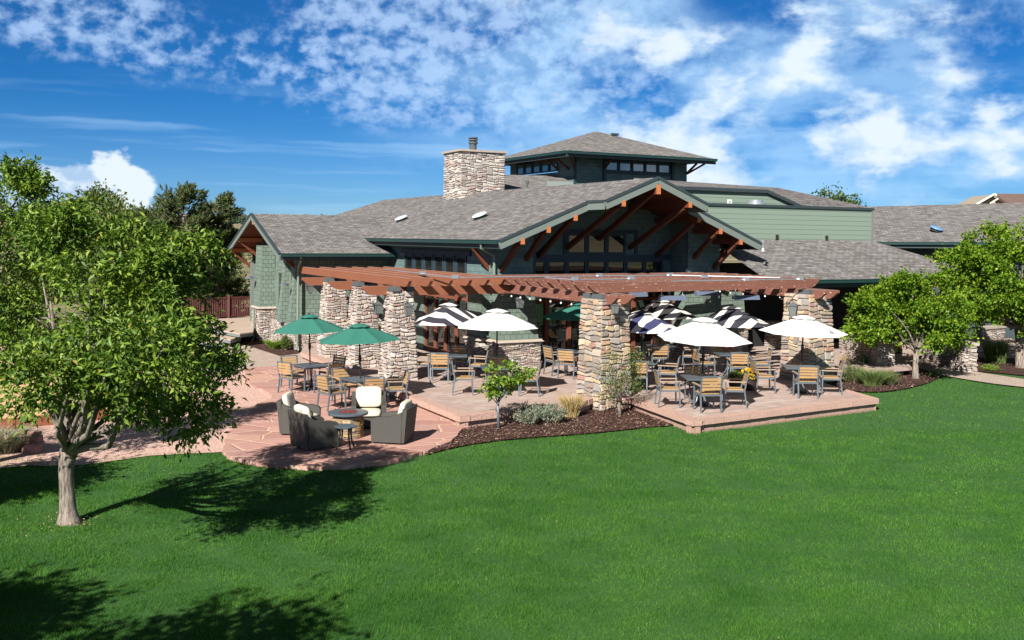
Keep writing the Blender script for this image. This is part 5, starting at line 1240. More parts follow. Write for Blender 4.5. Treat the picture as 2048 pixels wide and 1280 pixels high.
for k in range(1, 56):
    if k % 14 == 0: continue
    c = p.lerp(q, k / 56); mb = MB(); mb.beam(c + Vector((0, 0, .165)), c + Vector((0, 0, .905)), .035, .035, up=(0, 1, 0)); mb.build('baluster', M['rail_wood'], rl)
# stone steps on the far left of the lawn
t = thing('garden_boulder', 'reddish boulder stack beside the gravel at the left lawn edge', 'boulder', G(58, 905, LZ)); mb = MB(); rr = random.Random(8)
def rock(mb, c, s, rr, sq=(1, 1, 1)):
    bm = bmesh.new(); bmesh.ops.create_icosphere(bm, subdivisions=2, radius=1)
    for v in bm.verts: k = 1 + rr.uniform(-.16, .16); v.co = Vector((max(-.75, min(.75, v.co.x)) * s * k * sq[0], max(-.75, min(.75, v.co.y)) * s * k * sq[1], max(-.7, min(.7, v.co.z)) * s * k * sq[2])) + Vector(c)
    bm.verts.index_update(); mb.add([v.co.copy() for v in bm.verts], [tuple(v.index for v in f.verts) for f in bm.faces]); bm.free()
simple('red_rock', (0.33, 0.175, 0.145), 0.95, nscale=7, var=.3, bump=.6)
for i, (x, y, z, s, sq) in enumerate(((-.3, .2, .15, .34, (1.5, 1, .7)), (.05, .1, .22, .22, (1, 1, .9)), (.1, -.05, .08, .24, (1, 1, .8)), (-.1, .15, .36, .2, (1.6, 1, .45)))): mb = MB(); rock(mb, (x, y, z), s, rr, sq); mb.build('boulder', M['red_rock'], t)
# ------------------------------------------------------------------ trees and plants
def limb_path(rg, p, d, L, n=5, wob=.12, grav=0.0):
    pts = [Vector(p)]; d = Vector(d).normalized()
    for i in range(n):
        d = (d + Vector((rg.uniform(-wob, wob), rg.uniform(-wob, wob), rg.uniform(-wob, wob) + grav))).normalized(); pts.append(pts[-1] + d * (L / n))
    return pts
def crown_np(rg, blobs, n_sprig, per, spread, leaf, sprig_len, up_bias=.25, shell=.55, droop=0.0, outward=1.0, clump=22, crad=.2):
    """sprigs spread through ellipsoid blobs (c, (rx,ry,rz)); returns leaf bases, directions, lengths, widths"""
    vol = np.array([b[1][0] * b[1][1] + b[1][1] * b[1][2] + b[1][0] * b[1][2] for b in blobs]) * np.array([7.0 if b[1][0] < .22 else 2.6 if b[1][0] < .35 else 1.0 for b in blobs]); vol /= vol.sum()
    idx = rg.choice(len(blobs), n_sprig, p=vol); c = np.array([tuple(b[0]) for b in blobs])[idx]; r = np.array([b[1] for b in blobs])[idx]
    d = rg.normal(size=(n_sprig, 3)); d /= np.linalg.norm(d, axis=1, keepdims=True); k = shell + (1 - shell) * rg.random(n_sprig) ** .6
    # clumps: sprigs gather round points on the crown's surface and leave gaps between
    nc = max(6, int(n_sprig / clump)); ci = rg.choice(len(blobs), nc, p=vol); cc_ = np.array([tuple(b[0]) for b in blobs])[ci]; cr = np.array([b[1] for b in blobs])[ci]
    cd = rg.normal(size=(nc, 3)); cd /= np.linalg.norm(cd, axis=1, keepdims=True); ck = shell + (1 - shell) * rg.random(nc) ** .5
    CP = cc_ + cd * cr * ck[:, None]; j = rg.integers(0, nc, n_sprig); loc = rg.normal(size=(n_sprig, 3)); rad = crad * rg.uniform(.6, 1.3, nc)[j]
    rad = np.minimum(rad, cr[j].min(axis=1) * .8)
    loc *= np.array([1, 1, .62]); P0 = CP[j] + loc * rad[:, None]
    sd = cd[j] * outward + loc * .55 + np.array([0, 0, up_bias]) + rg.normal(size=(n_sprig, 3)) * .3; sd /= np.linalg.norm(sd, axis=1, keepdims=True)
    sl = sprig_len * rg.uniform(.6, 1.4, n_sprig)
    t = np.tile(np.linspace(0.1, 1, per), n_sprig); P = np.repeat(P0, per, 0) + np.repeat(sd, per, 0) * (t * np.repeat(sl, per))[:, None] - np.array([0, 0, 1]) * (droop * (t ** 2) * np.repeat(sl, per))[:, None]
    P += rg.normal(size=P.shape) * spread
    D = np.repeat(sd, per, 0) * .8 + rg.normal(size=P.shape) * .75 + np.array([0, 0, -droop * 1.2])
    n = len(P); L = leaf[0] * rg.uniform(.7, 1.3, n); W_ = L * leaf[1] * rg.uniform(.8, 1.2, n)
    return P, D, L, W_, P0
def make_tree(name, label, base, trunk, blobs, n_sprig, per, leaf, mat, seed, cat='tree', spread=.03, sprig=.3, up=.5, limbs=10, droop=0.0, group=None, bark='bark_tree', shell=.55, up_bias=.25, clump=22, crad=.2):
    """trunk: list of (x,y,z,r) relative to base; blobs relative to base too"""
    rg = np.random.default_rng(seed); rr = random.Random(seed); t = thing(name, label, cat, base, 0, group)
    mb = MB(); mb.tube([p[:3] for p in trunk], [p[3] for p in trunk], 14); fork = Vector(trunk[-1][:3]); fr = trunk[-1][3]
    # root flare is in the radii; limbs reach into every blob
    bl = sorted(blobs, key=lambda b: -b[1][0])
    for i in range(limbs):
        b = bl[i % len(bl)]; tgt = Vector(b[0]) + Vector((rr.uniform(-.5, .5) * b[1][0], rr.uniform(-.5, .5) * b[1][1], rr.uniform(-.2, .5) * b[1][2]))
        k = rr.uniform(0, .25); st_ = Vector(trunk[-2][:3]).lerp(fork, 1 - k); mid = st_.lerp(tgt, .45) + Vector((rr.uniform(-.15, .15), rr.uniform(-.15, .15), -.08 * (tgt - st_).length + rr.uniform(0, .2)))
        pts = [st_, st_.lerp(mid, .5) + Vector((0, 0, .03)), mid, mid.lerp(tgt, .55) + Vector((rr.uniform(-.05, .05), 0, .05)), tgt]; r0 = fr * rr.uniform(.38, .6); mb.tube(pts, [r0, r0 * .8, r0 * .6, r0 * .4, r0 * .15], 8)
        for j in range(4):
            s0 = mid.lerp(tgt, rr.uniform(0, .8)); e = s0 + Vector((rr.uniform(-1, 1), rr.uniform(-1, 1), rr.uniform(-.2, 1))).normalized() * b[1][0] * .7; mb.tube([s0, s0.lerp(e, .5) + Vector((0, 0, .04)), e], [r0 * .3, r0 * .2, r0 * .06], 5)
    mb.build('trunk', M[bark], t, smooth=True)
    P, D, L, W_, P0 = crown_np(rg, blobs, n_sprig, per, spread, leaf, sprig, droop=droop, shell=shell, up_bias=up_bias, clump=clump, crad=crad)
    leaves_np('crown', P, D, L, W_, mat, t, seed=seed, up=up)
    return t
BX = lambda u, v, dd, base, d: Vector(((u - U0) / FOC * (d + dd) - base.x, d + dd - base.y, 0))
def blobs_from(base, spec, d, k=1.0):
    """spec rows: u, v, depth offset, rx px, rz px, ry m"""
    out = []
    for u, v, dd, rx, rz_, ry in spec:
        p = PD(u, v, d + dd) - Vector(base); s = (d + dd) / FOC; out.append((tuple(p), (rx * s * k, ry, rz_ * s * k)))
    return out
# big cherry on the left lawn
b1 = G(137, 1046, LZ); d1 = b1.y
spec = [(225, 585, -.3, 115, 95, 1.3), (115, 640, .2, 100, 95, 1.3), (315, 635, .1, 88, 88, 1.3), (360, 705, -.2, 66, 70, 1.0), (300, 740, -.6, 100, 80, 1.2), (190, 735, -.9, 90, 75, 1.0), (60, 590, .5, 80, 100, 1.1), (240, 660, -1.0, 110, 90, .9), (60, 770, -.3, 60, 30, .8), (70, 790, -.3, 50, 26, .6), (20, 690, .2, 60, 70, .9),
        (415, 770, .3, 40, 42, .7), (375, 805, .1, 50, 40, .7), (250, 660, -2.0, 80, 80, .8), (330, 700, -1.9, 60, 60, .8), (200, 770, -2.6, 60, 40, .7), (290, 750, -2.7, 60, 45, .7), (120, 740, -2.3, 60, 45, .7), (325, 540, .5, 48, 50, .9), (368, 615, .8, 38, 50, .8), (165, 545, .6, 85, 60, 1.0), (300, 660, 1.4, 110, 110, 1.0), (150, 680, 1.4, 100, 100, 1.0), (380, 830, .2, 26, 22, .5), (435, 748, .6, 24, 28, .5), (420, 800, .2, 26, 24, .5)]
spires = [(166, 450, .0, 17, 42, .15), (168, 500, 0, 32, 40, .25), (337, 466, .1, 17, 42, .15), (335, 510, .1, 30, 40, .3), (388, 520, .2, 24, 36, .25), (118, 470, .4, 24, 30, .25), (255, 495, .1, 24, 30, .25), (300, 490, .3, 16, 26, .2)]
tr1 = [(0.02, 0, -.1, .26), (0, 0, .04, .175), (-.01, 0, .2, .130), (-.035, .01, .5, .112), (-.05, .01, .8, .115), (-.03, 0, 1.0, .125), (0.0, 0, 1.14, .14)]
spec = [(u, v, (min(dd, .5) * .8 if dd > -1.5 else dd * .75) - 1.15, rx, rz_, ry) for u, v, dd, rx, rz_, ry in spec]; spires = [(u, v, dd - .9, rx, rz_, ry) for u, v, dd, rx, rz_, ry in spires]
t1 = make_tree('cherry_tree', 'large leafy cherry tree with a grey trunk on the lawn at the left', b1, tr1, blobs_from(b1, spec, d1, .84) + blobs_from(b1, spires, d1), 2500, 12, (.100, .38), 'leaf_cherry', 11, spread=.045, sprig=.26, up=1.0, limbs=18, droop=.28, shell=.72, clump=25, crad=.14)
trk = [c_ for c_ in t1.children if c_.name.startswith('trunk')][0]
mb = MB(); mb.tube([(-.0, 0, 1.05), (-.055, .02, 1.4), (-.06, .02, 1.8), (.05, .05, 2.4)], [.10, .075, .07, .05], 12); mb.tube([(.0, 0, 1.05), (.14, -.02, 1.45), (.28, -.04, 1.75), (.42, .0, 2.3)], [.12, .10, .09, .06], 12); mb.tube([(.10, 0, 1.32), (.3, 0, 1.42), (.55, .0, 1.62), (.85, .0, 1.8)], [.05, .045, .035, .02], 8); mb.build('limb', M['bark_tree'], trk, smooth=True)
# second tree, mostly outside the left edge
b2 = Vector((-10.6, 18.6, LZ)); d2 = b2.y
spec2 = [(20, 520, 0, 70, 90, 1.2), (-40, 600, 0, 110, 110, 1.4), (55, 440, .2, 42, 50, .6), (10, 430, .1, 45, 60, .6), (32, 372, .2, 20, 34, .25), (72, 400, .2, 12, 32, .2), (-60, 480, .3, 90, 90, 1.2), (40, 600, .5, 60, 80, 1.0), (-90, 700, 0, 120, 80, 1.3)]
make_tree('cherry_tree', 'taller leafy tree cut off by the left edge of the photo', b2, [(0, 0, -.1, .2), (0, 0, .3, .15), (0.05, 0, 1.4, .14)], blobs_from(b2, spec2, d2, .84), 1600, 12, (.098, .40), 'leaf_cherry', 12, spread=.05, sprig=.28, up=1.0, limbs=12, droop=.25, shell=.6, clump=24, crad=.18)
# trees behind and left of the camera that throw the long shadows on the lawn
sh = []
def shadow_tree(x, y, R_, h, label, seed):
    spec = []; rr = random.Random(seed); bl = [((rr.uniform(-.8, .8) * R_ * .7, rr.uniform(-.8, .8) * R_ * .7, h + rr.uniform(-.5, .5) * R_ * .6), (R_ * rr.uniform(.4, .62),) * 2 + (R_ * rr.uniform(.3, .5),)) for _ in range(9)]
    make_tree('cherry_tree', label, Vector((x, y, LZ)), [(0, 0, -.1, .2), (0, 0, .3, .14), (0.05, 0, h * .45, .13)], bl, 1700, 10, (.13, .5), 'leaf_cherry', seed, spread=.06, sprig=.35, up=.8, limbs=9, droop=.2, shell=.3, clump=15, crad=.3)
shadow_tree(-8.2, 7.5, 1.05, 3.2, 'lawn tree outside the frame whose shadow crosses the lower left lawn', 31)
shadow_tree(-6.0, 5.2, 1.45, 3.9, 'lawn tree outside the frame whose shadow lies along the bottom edge', 32)
shadow_tree(-10.6, 14.0, 1.2, 3.0, 'lawn tree outside the frame whose shadow meets the left lawn edge', 33)
# maples on the right
b3 = G(1831, 757, -.29); d3 = b3.y
spec3 = [(1800, 600, 0, 62, 45, 1.0), (1760, 630, -.2, 48, 36, .9), (1840, 620, -.3, 60, 50, 1.0), (1885, 625, 0, 48, 48, 1.0), (1800, 660, -.4, 60, 30, .9), (1850, 665, -.4, 55, 28, .9), (1735, 605, .2, 24, 26, .6), (1805, 560, .3, 26, 26, .6), (1870, 580, .4, 45, 34, .8), (1738, 640, 0, 30, 26, .6), (1905, 665, .2, 36, 26, .7), (1850, 600, .9, 70, 60, .9), (1790, 630, .9, 60, 50, .9), (1728, 655, 0, 20, 18, .4)]
make_tree('maple_tree', 'small bright green maple in the mulch bed right of the terrace', b3, [(0, 0, -.1, .15), (0, 0, .1, .105), (.0, 0, .5, .09), (.03, 0, .95, .085)], blobs_from(b3, spec3, d3), 2100, 10, (.10, .72), 'leaf_maple', 13, spread=.05, sprig=.18, up=.7, limbs=10, droop=.1, shell=.7, clump=24, crad=.17)
b4 = G(2042, 735, -.29); d4 = b4.y
spec4 = [(1990, 520, 0, 62, 48, 1.2), (1940, 545, .2, 48, 40, 1.0), (2040, 560, -.4, 80, 60, 1.3), (1985, 590, -.5, 65, 45, 1.1), (2060, 500, .2, 60, 46, 1.1), (1925, 590, .2, 40, 34, .9), (2010, 640, -.5, 55, 28, .9), (2090, 610, -.3, 80, 60, 1.2), (1915, 530, .4, 30, 26, .7), (1990, 478, .4, 26, 20, .5), (2050, 470, .4, 30, 22, .5), (2010, 560, 1.0, 90, 80, 1.0), (1945, 640, .1, 40, 26, .8)]
make_tree('maple_tree', 'larger green maple at the right edge with a pale trunk', b4, [(0, 0, -.1, .27), (0, 0, .1, .19), (-.03, 0, .9, .165), (-.1, 0, 1.5, .15)], blobs_from(b4, spec4, d4), 2600, 10, (.12, .70), 'leaf_maple', 14, spread=.06, sprig=.22, up=.7, limbs=12, droop=.1, shell=.7, clump=24, crad=.2)
# roof-top tree behind and the far trees on the left
def far_tree(u, vb, vt, d, wpx, label, seed, mat='leaf_far', n=900, leaf=.22, group='trees beyond the clubhouse'):
    base = Vector(((u - U0) / FOC * d, d, -.4)); rr = random.Random(seed); s = d / FOC; cz = EYE - ((vt + vb) / 2 - 475) * s + .4; H = (vb - vt) / 2 * s; Wm = wpx / 2 * s; bl = []
    for i in range(9): a = rr.uniform(-.7, .7); bl.append(((a * Wm, rr.uniform(-.4, .4) * Wm, cz + rr.uniform(-.6, .45 + .2 * (1 - abs(a))) * H), (Wm * rr.uniform(.25, .42), Wm * .4, H * rr.uniform(.32, .5))))
    make_tree('leafy_tree', label, base, [(0, 0, -.1, .3), (0, 0, cz * .5, .22), (0, 0, cz, .16)], bl, n, 6, (leaf, .6), mat, seed, spread=.15, sprig=leaf * 2.2, up=.8, limbs=6, group=group, shell=.6, clump=14, crad=.35)
far_tree(1672, 440, 380, 75, 80, 'green treetop showing above the roofs in the middle right', 41, n=520, leaf=.26)
far_tree(225, 600, 385, 52, 130, 'pale green broad tree behind the big cherry crown', 42, mat='leaf_shrub', n=2600, leaf=.20); far_tree(180, 600, 392, 56, 120, 'pale green broad tree at the left of the distant row', 43, mat='leaf_shrub', n=2400, leaf=.20)
far_tree(120, 560, 440, 70, 120, 'dark green tree behind the leftmost crown', 44, n=900, leaf=.2); far_tree(60, 640, 470, 66, 140, 'green tree low behind the left crowns', 45, n=900, leaf=.2)
far_tree(462, 560, 470, 70, 60, 'light green bush tree beyond the entrance wing gable', 46, n=420, leaf=.2)
far_tree(425, 645, 500, 58, 130, 'dark evergreen mass behind the deck railing', 47, mat='needle', n=1100, leaf=.2); far_tree(350, 640, 480, 60, 150, 'shaded evergreen behind the big cherry tree', 48, mat='needle', n=1100, leaf=.2)
def pine(u, vb, vt, d, wpx, label, seed, n=3200):
    base = Vector(((u - U0) / FOC * d, d, -.4)); s = d / FOC; H = EYE - (vt - 475) * s + .4; Wm = wpx / 2 * s; rg = np.random.default_rng(seed); rr = random.Random(seed); t = thing('pine_tree', label, 'pine tree', base, 0, 'pines by the entrance deck')
    mb = MB(); mb.tube([(0, 0, 0), (.05, 0, H * .5), (0, 0, H * .97)], [.2, .13, .02], 10); P0 = []; D0 = []
    nb = 74
    for i in range(nb):
        z = H * (.16 + .80 * i / nb); k = (1 - (z / H)) ** .55; L = Wm * (.35 + .75 * k) * rr.uniform(.65, 1.1); a = rr.uniform(0, 6.28); d_ = Vector((math.cos(a), math.sin(a), rr.uniform(.15, .55))).normalized(); st_ = Vector((0, 0, z * .96)); e = st_ + d_ * L; mid = st_.lerp(e, .5) + Vector((0, 0, -.1)); mb.tube([st_, mid, e], [.045, .03, .01], 5)
        m_ = int(14 + 24 * L / Wm)
        for j in range(m_):
            f = rr.uniform(.28, 1.02); q = (st_.lerp(mid, f * 2) if f < .5 else mid.lerp(e, f * 2 - 1)) + Vector((rr.gauss(0, .13), rr.gauss(0, .13), rr.gauss(0, .10))); P0.append(q); D0.append((d_ + Vector((rr.gauss(0, .5), rr.gauss(0, .5), .35 + rr.gauss(0, .35)))).normalized())
    mb.build('trunk', M['bark'], t, smooth=True)
    P0 = np.array([tuple(p) for p in P0]); D0 = np.array([tuple(p) for p in D0]); per = 26; tt = np.tile(np.linspace(0, 1, per), len(P0)); P = np.repeat(P0, per, 0) + np.repeat(D0, per, 0) * (tt * .26)[:, None]; D = np.repeat(D0, per, 0) * .9 + rg.normal(size=P.shape) * .6
    leaves_np('crown', P, D, rg.uniform(.12, .19, len(P)), np.full(len(P), .034), 'needle', t, seed=seed)
pine(365, 660, 368, 47, 150, 'tall dark pine rising above the cherry beside the entrance', 51); pine(435, 650, 385, 49, 110, 'bushy pine directly left of the entrance gable', 52); pine(310, 660, 415, 52, 110, 'smaller pine half hidden behind the cherry', 53)

# shrubs
b5 = G(997, 856, -.29); d5 = b5.y
spec5 = [(1005, 745, 0, 30, 20, .32), (1030, 735, .05, 20, 14, .25), (980, 755, 0, 22, 16, .28), (1035, 765, 0, 20, 14, .25), (1008, 775, -.1, 32, 14, .3), (975, 778, 0, 16, 10, .2), (1040, 745, .1, 12, 12, .15)]
make_tree('young_lilac_tree', 'small lime green leafed tree with bare grey stem in the mulch bed', b5, [(0, 0, -.05, .045), (-.01, 0, .3, .032), (-.02, 0, .62, .028)], blobs_from(b5, spec5, d5), 150, 8, (.085, .8), 'leaf_lime', 15, spread=.035, sprig=.12, up=.6, limbs=12, shell=.5, clump=8, crad=.07, bark='alu')
b6 = G(1240, 830, -.29); d6 = b6.y
spec6 = [(1240, 735, 0, 30, 26, .4), (1225, 765, 0, 24, 24, .35), (1262, 755, 0, 20, 26, .3), (1240, 775, -.1, 30, 22, .35), (1222, 725, .1, 12, 20, .2), (1268, 730, .1, 12, 20, .2), (1205, 785, 0, 10, 10, .15)]
make_tree('rose_shrub', 'thin twiggy shrub leaning against the big front stone column', b6, [(0, 0, -.05, .05), (-.02, 0, .15, .04), (-.02, 0, .32, .032)], blobs_from(b6, spec6, d6), 330, 7, (.045, .62), 'leaf_shrub', 16, spread=.04, sprig=.16, up=.9, limbs=16, shell=.2, cat='shrub', clump=6, crad=.08)
def tuft(name, label, u, v, z, rad, h, n, mat, cat, seed, w=.012, lean=.5, heads=None, sq=1.0):
    g = G(u, v, z); t = thing(name, label, cat, g); rg = np.random.default_rng(seed); a = rg.uniform(0, 6.28, n); q = rad * .45 * np.sqrt(rg.random(n)); P = np.stack([q * np.cos(a), q * np.sin(a) * sq, np.zeros(n)], 1); a2 = a + rg.normal(size=n) * .6; ln = lean * rg.uniform(.1, 1, n); D = np.stack([np.cos(a2) * ln, np.sin(a2) * ln, np.ones(n)], 1)
    L = h * rg.uniform(.55, 1.05, n); D /= np.linalg.norm(D, axis=1, keepdims=True)
    # curved blades: three segments
    S = np.cross(D, rg.normal(size=(n, 3))); S /= np.linalg.norm(S, axis=1, keepdims=True); out = np.stack([np.cos(a2), np.sin(a2), np.zeros(n)], 1)
    p1 = P + D * (L * .55)[:, None]; p2 = P + D * (L)[:, None] + out * (L * lean * .35)[:, None] - np.array([0, 0, 1]) * (L * lean * .18)[:, None]; W2 = w * .5
    V = np.stack([P + S * W2, P - S * W2, p1 + S * W2 * .8, p1 - S * W2 * .8, p2], 1).reshape(-1, 3); i = np.arange(n)[:, None] * 5
    F = np.concatenate([i + np.array([[0, 1, 3]]), i + np.array([[0, 3, 2]]), i + np.array([[2, 3, 4]])], 0); np_mesh('blades', V, F, M[mat], t, 3)
    if heads:
        m2, hh, mt = heads; k = rg.choice(n, m2); base_ = P[k]; D2 = D[k] * np.array([.5, .5, 1]); D2 /= np.linalg.norm(D2, axis=1, keepdims=True); per = 9; tt = np.tile(np.linspace(.62, 1.0, per), m2); PP = np.repeat(base_, per, 0) + np.repeat(D2, per, 0) * (tt * hh)[:, None] * np.repeat(rg.uniform(.8, 1.1, m2), per)[:, None]
        leaves_np('seed_heads', PP, np.repeat(D2, per, 0) + rg.normal(size=PP.shape) * .25, np.full(len(PP), .09), np.full(len(PP), .018), mt, t, seed=seed)
    return t
def bush(name, label, u, v, z, rad, h, n, mat, seed, leaf=(.05, .4), cat='shrub'):
    g = G(u, v, z); t = thing(name, label, cat, g); rg = np.random.default_rng(seed); mb = MB(); rr = random.Random(seed); P0 = []; D0 = []
    for i in range(46):
        a = rr.uniform(0, 6.28); q = rad * rr.uniform(.1, 1) ; e = Vector((q * math.cos(a), q * math.sin(a), h * rr.uniform(.55, 1) * (1 - .45 * (q / rad) ** 2))); s_ = Vector((e.x * .2, e.y * .2, 0)); mb.tube([s_, s_.lerp(e, .5) + Vector((0, 0, .03)), e], [.006, .005, .002], 4)
        for j in range(n // 46): f = rr.uniform(.25, 1); P0.append(s_.lerp(e, f) + Vector((rr.gauss(0, .03), rr.gauss(0, .03), rr.gauss(0, .03)))); D0.append((e - s_).normalized() + Vector((rr.gauss(0, .6), rr.gauss(0, .6), rr.gauss(0, .4))))
    mb.build('stems', M['arm_wood'], t); P0 = np.array([tuple(p) for p in P0]); D0 = np.array([tuple(p) for p in D0]); m_ = len(P0); leaves_np('leaves', P0, D0, leaf[0] * rg.uniform(.7, 1.3, m_), leaf[0] * leaf[1] * np.ones(m_), mat, t, seed=seed)
    return t
bush('sage_bush', 'grey green sage bush left in the mulch bed by the block wall', 1058, 848, -.29, .42, .52, 2600, 'sage', 61); bush('sage_bush', 'paler flowering sage bush beside the straw coloured grass', 1106, 846, -.29, .42, .50, 2600, 'sage', 62)
tuft('ornamental_grass', 'straw coloured grass tuft beside the sage bushes', 1143, 833, -.29, .35, .66, 900, 'straw', 'grass plant', 63, lean=.45)
tuft('ornamental_grass', 'tall feathery straw grass plume before the low stone wall', 1742, 742, -.29, .5, .75, 800, 'green_blade', 'grass plant', 64, lean=.3, heads=(130, 1.35, 'straw'))
tuft('ornamental_grass', 'mounded green grass with thin blades below the straw plume', 1745, 770, -.29, .62, .62, 1900, 'green_blade', 'grass plant', 65, lean=.7)
bush('lavender_bush', 'loose green bush at the left end of the right mulch bed', 1703, 766, -.29, .52, .62, 3200, 'leaf_shrub', 66, (.055, .3)); bush('lavender_bush', 'loose green bush between the grass and the maple trunk', 1782, 770, -.29, .40, .45, 2000, 'leaf_shrub', 67, (.05, .3)); bush('lavender_bush', 'pale seeded wispy bush at the terrace corner wall', 1690, 738, -.29, .35, .6, 1400, 'straw', 68, (.04, .3))
bush('groundcover_plant', 'low yellow green plant on the mulch before the right maple', 1980, 741, -.29, .35, .18, 900, 'leaf_lime', 69, (.07, .3)); bush('groundcover_plant', 'low green plant at the right end of the maple bed', 1868, 752, -.29, .25, .16, 600, 'leaf_shrub', 70, (.06, .35))
tuft('ornamental_grass', 'spiky grey grass clump at the far left lawn edge', 8, 905, LZ, .7, .75, 1800, 'grey_blade', 'grass plant', 71, lean=.95)
tuft('daylily_plant', 'yellow green daylily clump in the entrance mulch bed', 549, 697, -.24, .4, .5, 260, 'leaf_lime', 'plant', 72, w=.03, lean=.9); bush('boxwood_bush', 'small dark green bush against the entrance stone base', 572, 700, -.24, .25, .62, 2400, 'leaf_far', 73, (.05, .5))
tuft('ornamental_grass', 'dark reedy grass between the two right hand trees', 1990, 725, -.29, .8, 1.15, 700, 'green_blade', 'grass plant', 74, lean=.25)

# mulch chips and fallen leaves
def in_poly(x, y, poly):
    c = np.zeros(len(x), bool); n = len(poly)
    for i in range(n):
        x0, y0 = poly[i][0], poly[i][1]; x1, y1 = poly[(i + 1) % n][0], poly[(i + 1) % n][1]; k = ((y0 > y) != (y1 > y)) & (x < (x1 - x0) * (y - y0) / ((y1 - y0) if y1 != y0 else 1e-9) + x0); c ^= k
    return c
def chips(poly, z, n, seed):
    rg = np.random.default_rng(seed); xs = [p[0] for p in poly]; ys = [p[1] for p in poly]; x = rg.uniform(min(xs), max(xs), n); y = rg.uniform(min(ys), max(ys), n); k = in_poly(x, y, poly); x, y = x[k], y[k]; m_ = len(x)
    P = np.stack([x, y, np.full(m_, z) + rg.uniform(0, .02, m_)], 1); a = rg.uniform(0, 6.28, m_); D = np.stack([np.cos(a), np.sin(a), rg.normal(size=m_) * .3], 1)
    o = leaves_np('mulch_chips', P, D, rg.uniform(.03, .09, m_), rg.uniform(.012, .03, m_), 'chip', seed=seed, up=.5); tag(o, kind='stuff')
chips(BED1, -.288, 16000, 81); chips(BED2, -.284, 12000, 82)

# grass blades on the part of the lawn that shows
def pix(x, y, z):
    X = x / y * FOC; Y = -(z - EYE) / y * FOC; c, s = math.cos(ROLL), math.sin(ROLL); return U0 + X * c - Y * s, V0 + X * s + Y * c
LB = np.array([(-400, 930), (0, 906), (58, 922), (90, 930), (170, 926), (300, 909), (447, 901), (452, 912), (470, 921), (500, 926), (570, 934), (650, 937), (760, 930), (840, 911), (900, 899), (930, 892), (1010, 881), (1100, 874), (1180, 868), (1250, 861), (1345, 852), (1386, 858), (1500, 843), (1600, 829), (1700, 816), (1764, 807), (1765, 788), (1800, 781), (1848, 770), (1878, 757), (1893, 750), (1960, 764), (2048, 776), (2400, 815)])
def grass(n, y0, y1, w, h, seed):
    rg = np.random.default_rng(seed); y = np.sqrt(rg.uniform(y0 ** 2, y1 ** 2, n)); u_ = rg.uniform(-420, 2560, n); x = (u_ - U0) / FOC * y; u, v = pix(x, y, LZ)
    vb = np.interp(u, LB[:, 0], LB[:, 1]); ok = v > vb
    ok |= (u > 1668) & (u < 1765) & (v > np.interp(u, [1668, 1700, 1750, 1765], [777, 782, 786, 785])) & (v < np.interp(u, [1668, 1765], [774, 802]))
    x, y = x[ok], y[ok]; m_ = len(x); hh = h * rg.uniform(.55, 1.25, m_); a = rg.uniform(0, 6.28, m_); ln = rg.uniform(.1, .75, m_) * hh; b = rg.uniform(0, 3.14, m_)
    clump = .75 + .35 * np.sin(x * 3.1 + np.sin(y * 2.3) * 2) * np.sin(y * 2.7 + np.sin(x * 1.9) * 2); hh = hh * clump
    sx, sy = np.cos(b) * w / 2, np.sin(b) * w / 2; P = np.stack([np.stack([x - sx, y - sy, np.full(m_, LZ)], 1), np.stack([x + sx, y + sy, np.full(m_, LZ)], 1), np.stack([x + np.cos(a) * ln, y + np.sin(a) * ln, LZ + hh], 1)], 1)
    return P.reshape(-1, 3)
V = np.concatenate([grass(310000, 8.6, 13, .0060, .050, 1), grass(270000, 13, 18, .0085, .050, 2), grass(220000, 18, 24, .012, .050, 3), grass(110000, 24, 34, .018, .050, 4)])
o = np_mesh('grass', V, np.arange(len(V)).reshape(-1, 3), M['blade']); tag(o, kind='stuff')

# scrub trees and a few houses on the hills
rg = random.Random(90)
def hill_tree(u, j, h, mbx):
    p = hill_pt(u, j); s = h / 2
    for k in range(9):
        c = p + Vector((rg.uniform(-.5, .5) * s, rg.uniform(-.4, .4) * s, s * rg.uniform(.2, 1.5))); r_ = s * rg.uniform(.35, .6)
        mbx.add([c + Vector((rg.uniform(.7, 1.1) * x * r_, rg.uniform(.7, 1.1) * y * r_, rg.uniform(.7, 1.2) * z * r_)) for x, y, z in ((-1, 0, 0), (0, -1, 0), (1, 0, 0), (0, 1, 0), (0, 0, 1), (0, 0, -1))], ((0, 1, 4), (1, 2, 4), (2, 3, 4), (3, 0, 4), (1, 0, 5), (2, 1, 5), (3, 2, 5), (0, 3, 5)))
simple('scrub_tree', (0.035, 0.055, 0.030), 1.0)
mbx = MB()
for i in range(520):
    hill_tree(rg.uniform(-200, 700), rg.choice((8, 9, 10, 11, 12, 13, 13, 13)), rg.uniform(4, 9), mbx)
tag(mbx.build('distant_woods', M['scrub_tree'], uv=False), kind='stuff')
def far_house(u, j, w, h, label, wm='white_wall', yaw=.4, dz=0):
    p = hill_pt(u, j) + Vector((0, -6, dz)); t = thing('distant_house', label, 'house', p, yaw, 'houses on the far hillside'); mb = MB(); mb.box((-w / 2, -w * .3, 0), (w / 2, w * .3, h)); mb.build('wall', M[wm], t)
    mb = MB(); mb.add([Vector(q) for q in ((-w * .55, -w * .36, h), (w * .55, -w * .36, h), (w * .55, w * .36, h), (-w * .55, w * .36, h), (-w * .55, 0, h + w * .22), (w * .55, 0, h + w * .22))], ((0, 1, 5, 4), (2, 3, 4, 5), (0, 4, 3), (1, 2, 5), (0, 3, 2, 1))); mb.build('roof', M['house_roof'], t)
    for k in (-.28, .05, .3): mb = MB(); mb.box((k * w - .8, -w * .3 - .06, h * .45), (k * w + .8, -w * .3 - .01, h * .75)); mb.build('window', M['dark_interior'], t)
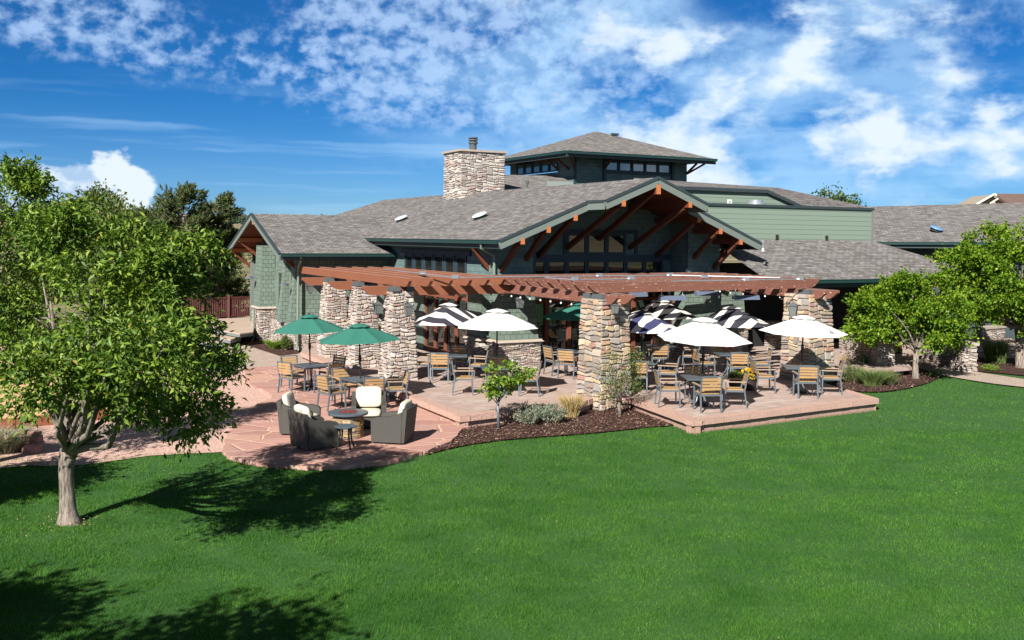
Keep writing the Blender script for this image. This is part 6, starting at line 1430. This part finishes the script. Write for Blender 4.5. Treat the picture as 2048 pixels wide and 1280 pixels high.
far_house(100, 13, 11, 6, 'white house on the hill crest at the left'); far_house(147, 10, 8, 4.5, 'small pale gabled house below the hill crest', yaw=1.2); far_house(480, 12, 13, 5, 'tan house among scrub above the entrance gable', 'house_tan', -.3)
# neighbouring house beyond the right roofs
nh = thing('neighbour_house', 'tan gabled house with brown roof beyond the far right wing', 'house', PD(2030, 407, 80)); nh.location.z = 0
z0 = PD(2030, 430, 80).z; pk = PD(1990, 387, 80)
def rel(u, v, d): return PD(u, v, d) - Vector(nh.location)
mb = MB(); mb.slab([rel(1957, 440, 80), rel(2020, 440, 80), rel(2020, 405, 80), rel(1990, 389, 80), rel(1957, 407, 80)], 4.0, (0, 1, 0)); mb.build('wall', M['house_tan'], nh)
mb = MB(); mb.slab([rel(1989, 387, 79.6), rel(2250, 390, 79.6), rel(2280, 412, 78), rel(2018, 408, 78.0)], .15); mb.slab([rel(1989, 387, 79.6), rel(1952, 409, 79.6), rel(1952, 409, 84), rel(1989, 387, 84)], .15); mb.build('roof', M['house_roof'], nh)
mb = MB(); mb.beam(rel(1952, 409, 79.4), rel(1989, 388, 79.4), .08, .12); mb.beam(rel(1989, 388, 79.4), rel(2014, 405, 79.4), .08, .12); mb.beam(rel(1980, 407, 79.2), rel(1996, 397, 79.2), .06, .1); mb.beam(rel(1996, 397, 79.2), rel(2014, 407, 79.2), .06, .1); mb.build('fascia', M['white_wall'], nh)

# fallen leaves on the lawn and dry litter round the trunk
rg2 = np.random.default_rng(99); n = 90; y = np.sqrt(rg2.uniform(9 ** 2, 24 ** 2, n)); x = (rg2.uniform(0, 2000, n) - U0) / FOC * y; u, v = pix(x, y, LZ); k = v > np.interp(u, LB[:, 0], LB[:, 1]) + 6; x, y = x[k], y[k]
x = np.concatenate([x, b1.x + rg2.normal(size=140) * .28]); y = np.concatenate([y, b1.y + rg2.normal(size=140) * .25]); n = len(x); a = rg2.uniform(0, 6.28, n)
o = leaves_np('fallen_leaves', np.stack([x, y, np.full(n, LZ + .045)], 1), np.stack([np.cos(a), np.sin(a), rg2.normal(size=n) * .2], 1), rg2.uniform(.02, .05, n), rg2.uniform(.010, .02, n), 'straw', seed=4, up=.4); tag(o, kind='stuff')
